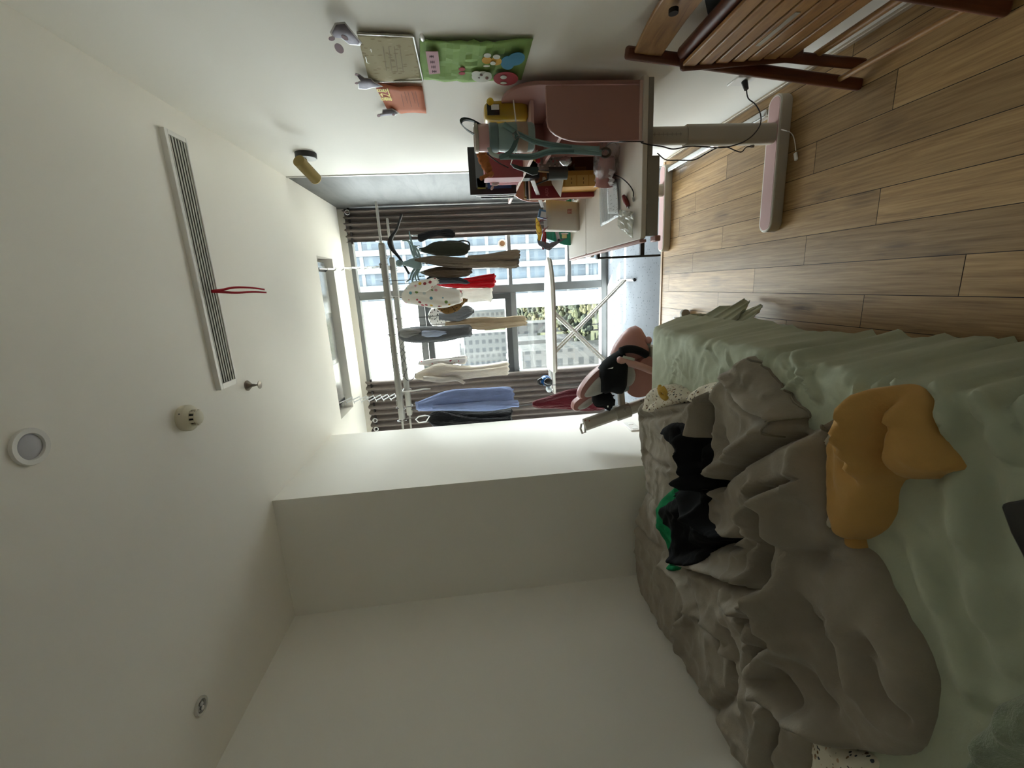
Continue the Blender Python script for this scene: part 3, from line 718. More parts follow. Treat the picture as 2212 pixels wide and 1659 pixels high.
_rs = random.Random(17); SHEET_CREASES = []
for a_, b_, wd_, am_ in [((1700, 765), (1760, 860), .013, .014), ((1745, 790), (1690, 850), .011, .012), ((1660, 740), (1640, 830), .014, .011), ((1860, 800), (1840, 880), .013, .014), ((1930, 830), (1990, 900), .013, .016), ((2000, 830), (2060, 930), .012, .015), ((2080, 830), (2110, 900), .013, .014), ((2110, 870), (2180, 980), .015, .016), ((2160, 830), (2205, 900), .013, .016),
      ((2030, 900), (2100, 1160), .028, .013), ((2060, 1060), (2120, 1330), .032, .014), ((1990, 1200), (2090, 1480), .028, .012), ((1950, 1150), (2010, 1290), .026, .009), ((2150, 950), (2180, 1080), .028, .010), ((2120, 1260), (2160, 1420), .028, .011)]:
    SHEET_CREASES.append((topx([a_, ((a_[0] + b_[0]) / 2 + 6, (a_[1] + b_[1]) / 2 - 4), b_], BZ), wd_, am_))
for k_ in range(46):                                       # fine pulls all over the far end and along the edge
    px_, py_ = _rs.uniform(1415, 1700), _rs.uniform(738, 850)
    if k_ % 3 == 0: px_, py_ = _rs.uniform(1620, 2190), _rs.uniform(770, 850)
    dx_, dy_ = _rs.uniform(-30, 42), _rs.uniform(22, 70)
    SHEET_CREASES.append((topx([(px_, py_), (px_ + dx_ * .4 + _rs.uniform(-6, 6), py_ + dy_ * .5), (px_ + dx_, py_ + dy_)], BZ), _rs.uniform(.005, .011), _rs.uniform(.002, .0062)))
def sheet_wr(x, y):
    """wrinkles of the fitted sheet: pulls running in from the edge, long soft folds across the near end"""
    h = .0045 * fbm(x * 7, y * 9, 31, 3) * 2 + .003 * (1 - np.abs(fbm(x * 9 + 2 * y, y * 14, 37, 2)) * 4)
    for P, wd, am in SHEET_CREASES:
        d, sg, _, _ = seg_dist(x, y, P)
        h = h + am * (np.exp(-(d / wd) ** 2) - .5 * np.exp(-((d - wd * 1.6) / wd) ** 2))
    return h
def sheet_top(x, y): return BZ + sheet_wr(np.asarray(x, float), np.asarray(y, float))

def build_bed():
    bed = thing('bed', 'double bed with a pale green fitted sheet standing against the left wall', 'bed', (-1.08, .8, 0))
    x0, x1, y0, y1 = XL + .015, -.262, -.25, 2.235
    part('base', MB().bb(x0 + .03, x1 - .06, y0 + .05, y1 - .06, .05, .25), mat('#6b6256', .8), bed, bevel=.01)
    part('mattress', MB().bb(x0 + .015, x1 - .03, y0 + .02, y1 - .03, .25, BZ - .035), mat('#cfccc0', .9), bed, bevel=.03)
    for a in (x0 + .1, x1 - .14):
        for b in (y0 + .1, y1 - .12): part('leg', MB().bb(a - .03, a + .03, b - .03, b + .03, 0, .05), BLACK, bed)
    # fitted sheet: top, rounded edge, skirt; s across, t along the bed
    R = .045; arc = R * PI / 2
    def prof(u, lim):                                      # overflow u beyond lim -> (outward, down, slope)
        o = u - lim
        if o <= 0: return 0, 0, 0
        if o < arc: a = o / R; return R * math.sin(a), R * (1 - math.cos(a)), a
        return R, R + (o - arc), PI / 2
    S0, T0 = x1 - R, y1 - R
    ss = list(np.arange(x0, S0, .0105)) + list(np.arange(S0, S0 + arc, .012)) + list(S0 + arc + np.linspace(0, 1, 15))   # skirt parameter 0..1
    ts = list(np.arange(y0, T0, .0105)) + list(np.arange(T0, T0 + arc, .012)) + list(T0 + arc + np.linspace(0, .25, 7))
    na = len(ss) - 15
    A = np.array([[min(u, S0 + .05) for t in ts] for u in ss]); B = np.array([[min(t, T0 + .05) for t in ts] for u in ss]); W = sheet_wr(A, B)
    rows = []
    for i, u in enumerate(ss):
        r = []
        for j, t in enumerate(ts):
            if i >= na:
                v = (i - na) / 14; yy = min(t, y1)
                hem = .085 + .17 * min(1, max(0, (yy - 1.15) / .9)) ** 1.3 + .02 * math.sin(yy * 6) + .010 * math.sin(yy * 17)
                dn = R + v * (BZ - R - hem); oo = R; ang = PI / 2
            else: oo, dn, ang = prof(u, S0)
            ot, dt, at_ = prof(t, T0)
            x = min(u, S0) + oo; y = min(t, T0) + ot; z = BZ - max(dn, dt)
            wv = W[i][j] * 1.3
            if ang > 0:
                k = .004 * (1 - 2 * abs(math.sin(y * 19 + 2 * math.sin(y * 7) + (i - na) * .16))) + .003 * (1 - 2 * abs(math.sin(y * 31 - (i - na) * .22))) + .012 * math.sin(y * 9 - (i - na) * .2 + 1)
                g = max(0, (i - na) / 14) if i >= na else 0
                x += math.sin(ang) * (wv + k * (.25 + .4 * g) + .05 * g + .015 * g * math.sin(y * 3.1)); z += math.cos(ang) * wv
            elif dt > 0: y += wv * .6; 
            else: z += wv
            r.append((x, y, z))
        rows.append(r)
    sh = part('fitted_sheet', MB().sheet(rows), SHEET, bed, angle=180)
    # corner of the sheet that hangs to the floor at the far end, and the long loose hem
    def drape_sheet(name, tops, bots, wob, seed):
        n, m = 24, 12; rows = []; rnd = random.Random(seed)
        T, B_ = cat_curve(tops, 8), cat_curve(bots, 8); 
        for i in range(m + 1):
            v = i / m; r = []
            for j in range(n + 1):
                a = T[round(j / n * (len(T) - 1))]; b = B_[round(j / n * (len(B_) - 1))]; p = a.lerp(b, v)
                r.append(p + Vector((wob * v * math.sin(j * 1.1 + seed), 0, 0)))
            rows.append(r)
        part(name, MB().sheet(rows), SHEET, sh, thick=.002, angle=180)
    xe = x1 + .008
    drape_sheet('sheet_corner', [(xe, 2.20, .30), (xe, 2.05, .29), (xe, 1.9, .27)], [(xe + .05, 2.16, .26), (xe + .115, 2.10, .03), (xe + .05, 1.93, .19)], .012, 3)
    drape_sheet('sheet_corner', [(xe, 2.05, .26), (xe, 1.95, .26), (xe, 1.82, .24)], [(xe + .07, 2.02, .07), (xe + .09, 1.97, .04), (xe + .03, 1.84, .19)], .010, 5)
build_bed()

# ---- the grey duvet
f5 = lambda *p: [(1350 + a * .3918, 750 + b * .3918) for a, b in p]
f6 = lambda *p: [(1350 + a * .3897, 1150 + b * .3897) for a, b in p]
OUT = [(1378, 880), (1388, 862), (1415, 872), (1436, 862), (1470, 872), (1500, 868), (1530, 846), (1552, 806), (1590, 768), (1604, 776), (1640, 820), (1676, 862), (1706, 892), (1709, 912), (1700, 920), (1722, 936), (1760, 912), (1790, 886), (1803, 884), (1790, 912), (1778, 948), (1784, 1000), (1800, 1060), (1800, 1120), (1806, 1172), (1850, 1200), (1872, 1232), (1884, 1272), (1912, 1320), (1948, 1396), (1978, 1462), (1986, 1520), (1978, 1580), (1955, 1625), (1925, 1642), (1880, 1640), (1826, 1626), (1790, 1606), (1742, 1590), (1738, 1640), (1735, 1690), (1600, 1690), (1540, 1640), (1510, 1590), (1470, 1490), (1432, 1410), (1398, 1340), (1380, 1260), (1374, 1180), (1380, 1100), (1390, 1040), (1380, 980), (1374, 930)]
FOLDS = [
 (f5((470, 320), (462, 420), (466, 560), (490, 690), (515, 745)), .030, .055, 'r2'),
 (f5((500, 765), (600, 690), (720, 590), (860, 500), (1000, 440), (1100, 350)), .028, .050, 'l'),
 (f5((400, 850), (450, 950), (540, 1050), (640, 1085)), .026, .045, 'l'),
 (f5((640, 1085), (730, 950), (800, 815), (900, 770), (1010, 745)), .024, .040, 'r2'),
 (f5((800, 815), (822, 1000), (770, 1170), (790, 1300), (860, 1345), (935, 1330)), .024, .040, 'r2'),
 (f5((945, 890), (930, 1100), (942, 1300), (950, 1480)), .026, .050, 'l'),
 (f5((380, 1105), (520, 1090), (770, 1080)), .020, .035, 'v'),
 (f5((345, 1205), (500, 1262), (640, 1300), (770, 1310)), .022, .045, 'l'),
 (f5((250, 1230), (340, 1330), (385, 1420), (330, 1520), (315, 1640)), .022, .040, 'l'),
 (f5((430, 1450), (480, 1540), (560, 1640)), .018, .030, 'v'),
 (f5((575, 1330), (600, 1430), (700, 1490), (870, 1430)), .020, .036, 'l'),
 (f5((1115, 430), (1165, 600), (1170, 760), (1150, 1000)), .024, .030, 'r'),
 (f5((1040, 560), (960, 900), (935, 1000)), .030, .035, 'r'),
 (f5((940, 1100), (1050, 1140), (1180, 1090)), .018, .026, 'v'),
 (f5((1000, 1180), (1150, 1190), (1320, 1220)), .022, .024, 'v'),
 (f5((430, 540), (420, 640), (440, 760)), .020, .030, 'v'),
 (f5((90, 390), (200, 380), (330, 350)), .016, .024, 'v'),
 (f5((110, 580), (180, 640), (260, 660)), .014, .018, 'v'), (f5((100, 800), (180, 850), (220, 950)), .016, .020, 'v'), (f5((80, 970), (150, 1060), (220, 1110)), .016, .022, 'v'),
 (f5((545, 175), (640, 290), (760, 370), (840, 395)), .018, .028, 'l'),
 (f5((840, 395), (845, 470), (830, 520)), .014, .022, 'v'),
 (f5((620, 640), (560, 560), (540, 470)), .022, .022, 'v'),
 (f6((940, 330), (950, 450), (945, 560), (850, 620), (760, 720), (765, 830), (870, 950), (1000, 1090), (1150, 1170)), .030, .065, 'l'),
 (f6((1360, 640), (1375, 760), (1420, 900), (1500, 1010)), .030, .035, 'v'),
 (f6((1230, 480), (1280, 640), (1310, 840)), .035, .026, 'r'),
 (f6((1000, 320), (1080, 480), (1180, 640), (1220, 800)), .028, .020, 'v'),
 (f6((960, 700), (1060, 820), (1130, 960)), .024, .018, 'v'), (f6((880, 700), (900, 820), (980, 960)), .02, .018, 'v'), (f6((1010, 640), (1130, 760), (1180, 920)), .024, .014, 'r'),
 (f6((570, 540), (620, 640), (610, 800), (640, 880)), .020, .030, 'v'), (f6((640, 880), (540, 960), (450, 1040)), .020, .034, 'v'),
 (f6((440, 480), (520, 560), (560, 660), (600, 720)), .020, .026, 'l'), (f6((690, 500), (700, 600), (740, 700)), .018, .024, 'v'), (f6((790, 430), (800, 540), (720, 640)), .018, .024, 'r2'),
 (f6((860, 960), (830, 1100), (790, 1290)), .022, .036, 'r2'), (f6((330, 560), (310, 700), (300, 820)), .018, .022, 'v'), (f6((640, 900), (760, 940), (830, 1000)), .03, .018, 'r'),
 (f6((1040, 520), (1130, 490), (1250, 455)), .008, .008, 'v'), (f6((930, 950), (1050, 960), (1200, 930)), .02, .010, 'v'),
]
FOLDS = [(a, b, c * 1.45, 'l' if d == 'l' else ('x' if d == 'r2' else d)) for a, b, c, d in FOLDS]
duvet_pile = Pile(OUT, .56, .075, .055, sheet_top, FOLDS, 11, .020, 4.2, .0035)
def build_bedding():
    d = thing('duvet', 'bunched grey duvet with a floral lining heaped on the bed', 'duvet', (-1.1, 1.3, BZ))
    part('cover', duvet_pile.mesh(.0105), DUV, d, angle=180)
    # floral lining showing at the rolled far corner, beside it, and at the near edge
    def lining(out, T, seed, folds=(), z=.58, rim=.035):
        p = Pile(out, z, T, rim, sheet_top, folds, seed, .012, 9, .003); part('lining', p.mesh(.009), FLOR, d, label='cream lining with a small dark floral print', angle=180)
    lining([(1384, 890), (1388, 862), (1398, 838), (1420, 830), (1440, 836), (1456, 850), (1470, 868), (1440, 880), (1415, 895), (1398, 898)], .085, 41, [([(1395, 880), (1420, 860), (1445, 862)], .012, .02, 'v')])
    lining([(1472, 868), (1478, 845), (1500, 828), (1530, 826), (1550, 836), (1540, 858), (1510, 880), (1485, 878)], .07, 43)
    lining([(1742, 1578), (1745, 1640), (1742, 1690), (1860, 1690), (1876, 1650), (1840, 1622), (1800, 1600)], .05, 47, z=.54)
    lining([(1782, 918), (1796, 905), (1790, 960), (1800, 1040), (1814, 1100), (1806, 1150), (1796, 1140), (1796, 1060), (1784, 990)], .086, 53, z=.56, rim=.02)
    for line in ([(1594, 772), (1612, 787), (1640, 822), (1674, 862), (1700, 889), (1705, 900)], [(1705, 900), (1694, 902), (1684, 908), (1682, 922), (1685, 940)], [(1768, 915), (1772, 930), (1778, 948), (1783, 985)]):
        q = cat_curve([hz(p_[0] - 7, p_[1] + 5, .58) for p_ in line], 6); zz = duvet_pile.top([p_.x for p_ in q], [p_.y for p_ in q])
        part('piping', MB().tube([(p_.x, p_.y, z_ + .002) for p_, z_ in zip(q, zz)], .0042, 7), mat('#7f786b', .95), d)
    m = MB(); c = hz(1432, 848, .585)
    for k, (r, a) in enumerate(((.034, .0), (.025, .003), (.016, .006))):
        m.tube([c + Vector((r * math.cos(t), r * .75 * math.sin(t) - .006 * k, a + .012 * math.sin(t + 1))) for t in np.linspace(.3 + k, 5.9 + k, 18)], .008, 7)
    part('yellow_rolled_edge', m, mat('#c3a047', .9), d)
    # mustard comforter
    y = thing('mustard_comforter', 'mustard yellow comforter folded over the duvet on the green sheet', 'comforter', (-.55, .95, BZ))
    MO = [(1800, 1150), (1786, 1060), (1782, 960), (1796, 900), (1828, 862), (1870, 842), (1916, 830), (1944, 846), (1972, 880), (1990, 930), (2016, 970), (2040, 1012), (2042, 1020), (2020, 1024), (1980, 1042), (1930, 1040), (1914, 1036), (1900, 1062), (1896, 1110), (1874, 1150), (1840, 1172), (1815, 1168)]
    p = Pile(MO, .55, .095, .06, sheet_top, [
        (f5((1450, 240), (1455, 420), (1440, 580), (1450, 720)), .024, .075, 'x'), (f5((1210, 290), (1290, 410), (1420, 590)), .013, .034, 'v'), (f5((1330, 250), (1390, 400), (1440, 540)), .012, .030, 'v'), (f5((1200, 450), (1290, 560), (1400, 640)), .013, .022, 'v'), (f5((1270, 640), (1340, 700), (1420, 730)), .02, .025, 'v'),
        (f5((1250, 460), (1330, 560), (1400, 640)), .018, .020, 'v'), (f5((1160, 380), (1180, 560), (1190, 760)), .02, .024, 'v'), (f5((1300, 300), (1370, 450), (1430, 560)), .03, .016, 'r')], 61, .014, 5, .002)
    part('fold', p.mesh(.010), MUST, y, angle=180)
    q = Pile([(1820, 1150), (1856, 1140), (1866, 1180), (1872, 1215), (1866, 1236), (1845, 1210)], .515, .03, .02, sheet_top, (), 67, .004, 6, .002)
    part('lower_fold', q.mesh(.010), MUST, y, angle=180)
    # black garment and green garment tangled on top of the duvet
    top = duvet_pile.top
    G = Pile(f5((145, 890), (180, 840), (215, 790), (262, 750), (300, 775), (320, 830), (300, 900), (280, 1000), (290, 1100), (290, 1190), (262, 1220), (232, 1245), (200, 1222), (212, 1150), (170, 985)), .62, .022, .018, top, (), 71, .008, 9, .003)
    solo('green_garment', G.mesh(.008), mat('#17784b', .85, 0, .12, 10, .3, 90, .003, 0, 0, .15), 'bright green garment peeking out under the black one on the duvet', 'clothing', angle=180)
    K = Pile(f5((165, 485), (200, 425), (250, 415), (310, 435), (350, 480), (420, 560), (430, 640), (420, 720), (445, 760), (442, 795), (395, 840), (400, 920), (440, 985), (548, 1065), (545, 1095), (470, 1095), (400, 1110), (375, 1170), (345, 1212), (290, 1200), (230, 1170), (222, 1110), (250, 1040), (200, 960), (182, 890), (230, 850), (295, 795), (262, 745), (255, 690), (285, 640), (245, 600), (262, 560), (210, 525), (200, 490)), .63, .035, .025, lambda x, y: np.maximum(top(x, y), G.top(x, y)), [
        (f5((280, 460), (340, 560), (330, 640)), .014, .016, 'v'), (f5((300, 690), (380, 700), (430, 720)), .014, .018, 'l'), (f5((300, 820), (330, 950), (300, 1080)), .016, .018, 'v'), (f5((390, 900), (370, 1000), (420, 1080)), .016, .016, 'r')], 73, .012, 8, .003, nch=1)
    solo('black_trousers', K.mesh(.008), mat('#17181a', .9, 0, .15, 12, .4, 90, .003, 0, 0, .15), 'crumpled black garment lying across the grey duvet', 'clothing', angle=180)
    # fluffy cushion and a black device at the near edge
    fl = Pile([(2060, 1700), (2070, 1655), (2095, 1620), (2110, 1580), (2140, 1550), (2150, 1520), (2185, 1505), (2215, 1490), (2300, 1480), (2300, 1700)], .53, .06, .06, sheet_top, (), 81, .035, 11, .012)
    solo('fluffy_cushion', fl.mesh(.008), mat('#8d9a84', 1, 0, .15, 30, .8, 160, .006, 0, 0, .1, .5), 'fluffy sage green cushion at the near corner of the bed', 'cushion', angle=180)
    a = [hz(*q, BZ + .022) for q in ((2168, 1095), (2171, 1088), (2180, 1085), (2235, 1075), (2290, 1200), (2235, 1245), (2212, 1196), (2188, 1150))]
    solo('laptop', MB().prism([(p.x, p.y, BZ + .012) for p in a], (0, 0, .016)), BLACKP, 'flat black device with a rounded corner lying on the near edge of the bed', 'laptop', bevel=.003)
build_bedding()
# ================================================================ folded wooden chair leaning on the right wall
CHW = m_wood('red_brown_wood', '#7a5330', '#9a7040', '#ad8552', (10, 2, 10)); CHD = m_wood('dark_red_wood', '#4a2415', '#5c2e1b', '#6d3a22', (10, 10, 1.5))
def folding_chair():
    c = thing('folding_chair', 'folded red-brown wooden chair with a slatted seat leaning on the right wall', 'chair', (.68, 1.38, 0))
    for y in (1.6, 1.168):
        m = MB(); m.beam((.652, y, .0), (.757, y, .90), .024, .040, (1, 0, 0)); part('back_leg', m, CHD, c, bevel=.010, bseg=3)
        yi = y - .028 if y > 1.4 else y + .028
        m = MB(); m.beam((.712, yi, .715), (.742, yi, .265), .022, .052, (1, 0, 0)); part('seat_rail', m, CHD, c, bevel=.012, bseg=3)
        m = MB(); m.beam((.752, yi, .60), (.705, yi, .02), .020, .036, (1, 0, 0)); part('front_leg', m, CHD, c, bevel=.009, bseg=3)
    # curved back board with a hanging hole
    rows = []
    n = 14
    for i in range(n + 1):
        u = i / n; y = 1.178 + (1.59 - 1.178) * u; b = .030 * math.sin(PI * u)
        z0, z1 = .775 - .012 * math.sin(PI * u), .872 + .006 * math.sin(PI * u)
        x = .738 + b; rows.append([(x, y, z0), (x + .004, y, (z0 + z1) / 2), (x + .010, y, z1), (x + .022, y, z1), (x + .012, y, z0)])
    bk = part('back_board', MB().loft(rows), CHW, c, bevel=.004)
    h = hx(1455, 22, .759); part('hanging_hole', MB().cyl((.750, h.y, h.z), (.7625, h.y, h.z), .014, n=20), mat('#1d130d', .9), bk)
    # seat slats, stretchers, label
    for k in range(7):
        z = .688 - k * .0585; x = .712 + (.715 - z) * .030 / .45
        sl = part('seat_slat', MB().bb(x - .017, x - .003, 1.205, 1.563, z - .023, z + .023), CHW, c, bevel=.004)
        if k == 3: part('maker_plate', MB().bb(x - .0185, x - .0168, 1.29, 1.46, z - .008, z + .008), mat('#aaa69b', .3, .3), sl, label='thin silver label strip')
    part('top_bar', MB().cyl((.742, 1.2, .705), (.742, 1.57, .705), .022, n=18), CHD, c)
    part('stretcher', MB().cyl((.738, 1.19, .21), (.738, 1.58, .21), .012, n=14), CHW, c)
    part('stretcher', MB().cyl((.667, 1.18, .098), (.667, 1.59, .098), .010, n=14), CHW, c)
    # dark bag whose corner shows behind the chair
    q = [hx(*p, .795) for p in ((1530, 43), (1544, 40), (1578, 0), (1640, -70), (1600, -140), (1500, -120), (1521, 0))]
    b = thing('hanging_bag', 'dark blue-grey bag corner hanging between the folded chair and the wall', 'bag', min(q, key=lambda p: p.z))
    part('body', MB().prism(q, (.018, 0, 0)), mat('#3b4046', .85, 0, .1, 10, .3, 80), b, bevel=.006)
folding_chair()

# ================================================================ height-adjustable desk with a pink shelf along the right wall
ZD = .728
DTOP = mat('#d8cfc4', .5, var=.03); DGREY = mat('#8f897f', .55, var=.04); DPINK = mat('#ab7e76', .5, var=.03); DEDGE = mat('#d6b7ae', .45, var=.03)
def rounded(x0, x1, y0, y1, r, n=5):
    P = []
    for cx, cy, a0 in ((x1 - r, y1 - r, 0), (x0 + r, y1 - r, PI / 2), (x0 + r, y0 + r, PI), (x1 - r, y0 + r, 1.5 * PI)):
        P += [(cx + r * math.cos(a0 + PI / 2 * k / n), cy + r * math.sin(a0 + PI / 2 * k / n)) for k in range(n + 1)]
    return P
def desk():
    d = thing('desk', 'pink and white height-adjustable desk with a bookshelf standing along the right wall', 'desk', (.48, 2.5, 0))
    y0, y1, yg, x0, x1 = 1.845, 3.165, 2.708, .168, .80
    for a, b in ((y0, yg - .002), (yg + .002, y1)):
        part('desk_top', MB().prism([(x, y, ZD - .022) for x, y in rounded(x0, x1, a, b, .018)], (0, 0, .022)), DTOP, d, bevel=.003)
    part('front_lip', MB().bb(x0 - .014, x0 - .0005, y0 + .01, y1 - .01, ZD - .03, ZD + .002), DPINK, d, bevel=.004)
    f = MB().bb(x0 + .012, .50, y0 + .004, y0 + .03, .650, ZD - .0225); part('apron', f, DGREY, d, bevel=.003)
    part('apron', MB().bb(.50, x1 - .01, y0 + .004, y0 + .03, .682, ZD - .0225), DGREY, d, bevel=.003)
    part('drawer_box', MB().bb(x0 + .02, .5, y0 + .03, y1 - .05, .655, ZD - .0225), mat('#a59f95', .5, var=.03), d, bevel=.003)
    for px, py, r in ((1393, 291, .0055), (1394, 437, .011), (1403, 375, .002), (1403, 505, .002)):
        p = hy(px, py, y0 + .0035); part('screw_cap', MB().cyl(p, p + Vector((0, -.002, 0)), r, n=16), BLACK if r == .0055 else mat('#a09a90', .4, var=.02), d)
    part('corner_bracket', MB().bb(x0 - .012, x0 + .012, y0 - .004, y0 + .05, .640, .665), DPINK, d, bevel=.004)
    # black bracket below the far front corner
    bk = MB(); xb = x0 - .035
    bk.bb(xb - .006, xb + .006, 2.56, 2.60, .30, .70); bk.bb(xb, x0 + .06, 2.57, 2.592, .40, .425); bk.bb(xb, x0 + .02, 2.565, 2.595, .68, .70)
    part('bracket', bk, mat('#2b2a28', .5), d, bevel=.003)
    part('tilt_hinge', MB().bb(x0 - .02, x0 + .02, 2.70, 2.82, .675, .70), WHITEP, d, bevel=.008)
    # legs: telescopic column, foot with a pink inset
    for yc, nm in ((1.985, 0), (3.10, 1)):
        xa, xb_ = hy(1480, 312, yc).x if nm == 0 else .56, hy(1480, 274, yc).x if nm == 0 else .64
        w = .078; xc = .605 if nm else (xa + xb_) / 2
        lg = part('column', MB().prism([(xc + p[0], yc + p[1], .40) for p in rounded(-.036, .036, -.024, .024, .018)], (0, 0, .29)), GREIGE, d)
        part('outer_tube', MB().prism([(xc + p[0], yc + p[1], .052) for p in rounded(-.043, .043, -.030, .030, .022)], (0, 0, .42)), GREIGE, lg)
        if nm == 0:
            sc = MB(); sc.bb(xc - .001, xc + .001, yc - .0250, yc - .0238, .50, .66)
            for k in range(8): sc.bb(xc - .007, xc + .007, yc - .0250, yc - .0238, .505 + k * .02, .5065 + k * .02)
            part('height_scale', sc, mat('#8a847a', .6), lg)
        ft = part('foot', MB().prism([(p[0], p[1], .0) for p in rounded(.185, .775, yc - .045, yc + .045, .044, 8)], (0, 0, .052)), GREIGE, d, bevel=.004)
        part('foot_inset', MB().prism([(p[0], p[1], .0521) for p in rounded(.192, .768, yc - .038, yc + .038, .037, 8)], (0, 0, .0012)), mat('#e6dcd6', .4), ft)
        part('foot_pad', MB().prism([(p[0], p[1], .0534) for p in rounded(.196, .764, yc - .034, yc + .034, .033, 8)], (0, 0, .0012)), mat('#b5928f', .6, var=.03), ft)
    part('crossbar', MB().bb(.60, .625, 2.02, 3.07, .60, .66), GREIGE, d, bevel=.004)
    # bookshelf: near side panel, back panel, boards, far side
    def side(y, m):
        P = [(.765, ZD), (.560, ZD), (.560, ZD + .245)] + [(.560 + .075 * (1 - math.cos(a)), ZD + .245 + .155 * math.sin(a)) for a in np.linspace(.2, PI / 2, 7)] + [(.765, ZD + .40)]
        return part('side_panel', MB().prism([(x, y, z) for x, z in P], (0, .016, 0)), m, d, bevel=.003)
    sp = side(y0 + .01, DPINK); side(3.10, DPINK)
    part('panel_trim', MB().bb(.556, .78, y0 + .004, y0 + .012, ZD + .0005, ZD + .014), DEDGE, d, bevel=.003)
    B = [(.0, 0), (1.285, 0), (1.285, .50), (1.285, .505)]
    bp = [(y0 + .03, ZD), (y0 + .03, ZD + .42)] + [(y0 + .03 + .16 * (1 - math.cos(a)), ZD + .42 + .14 * math.sin(a)) for a in np.linspace(.15, PI / 2, 7)] + [(3.11, ZD + .56), (3.11, ZD)]
    part('back_panel', MB().prism([(.775, y, z) for y, z in bp], (.016, 0, 0)), DPINK, d, bevel=.003)
    part('top_shelf', MB().bb(.552, .775, y0 + .165, 3.10, 1.152, 1.168), DEDGE, d, bevel=.003)
    part('middle_shelf', MB().bb(.60, .775, y0 + .026, 2.39, 1.045, 1.060), DPINK, d, bevel=.003)
    part('divider', MB().bb(.625, .775, 2.29, 2.305, ZD, 1.152), DPINK, d, bevel=.003)
    a, b = hx(1150, 385, .548), hx(1172, 445, .548)
    part('book_stop', MB().beam((.495, 2.19, 1.14), (.495, 2.92, .959), .006, .022, (0, 0, 1)), mat('#aaa5a2', .5), d, bevel=.002)
    # cup holder ring hooked on the desk side
    return d
desk()
# ================================================================ things standing on the shelf and the desk
def slab(name, lab, cat, px0, px1, py0, py1, Y, thk, cover, group=None, pages=None, x1=None, extras=(), rise=None):
    """a book, box or folder: near face covers a pixel rectangle at depth Y; spine side faces the desk"""
    xa, xb, ya, yb, za, zb = pxbox(px0, px1, py0, py1, Y, thk)
    if x1: xb = x1
    if rise is not None: za = rise
    t = thing(name, lab, cat, ((xa + xb) / 2, ya + thk / 2, za), group)
    c = MB(); e = min(.003, thk / 5)
    if pages:
        c.bb(xa, xb, ya, ya + e, za, zb); c.bb(xa, xb, yb - e, yb, za, zb); c.bb(xa, xa + e, ya, yb, za, zb); part('cover', c, cover, t)
        part('pages', MB().bb(xa + e + .0005, xb - .003, ya + e + .0003, yb - e - .0003, za + .003, zb - .003), mat('#d9d3c2', .8), t)
    else: part('body', c.bb(xa, xb, ya, yb, za, zb), cover, t, bevel=.002)
    for nm, (u0, u1, v0, v1), m in extras:                 # printed areas on the near face, in fractions
        part(nm, MB().bb(xa + (xb - xa) * u0, xa + (xb - xa) * u1, ya - .0012, ya - .0002, za + (zb - za) * v0, za + (zb - za) * v1), m, t)
    return t, (xa, xb, ya, yb, za, zb)
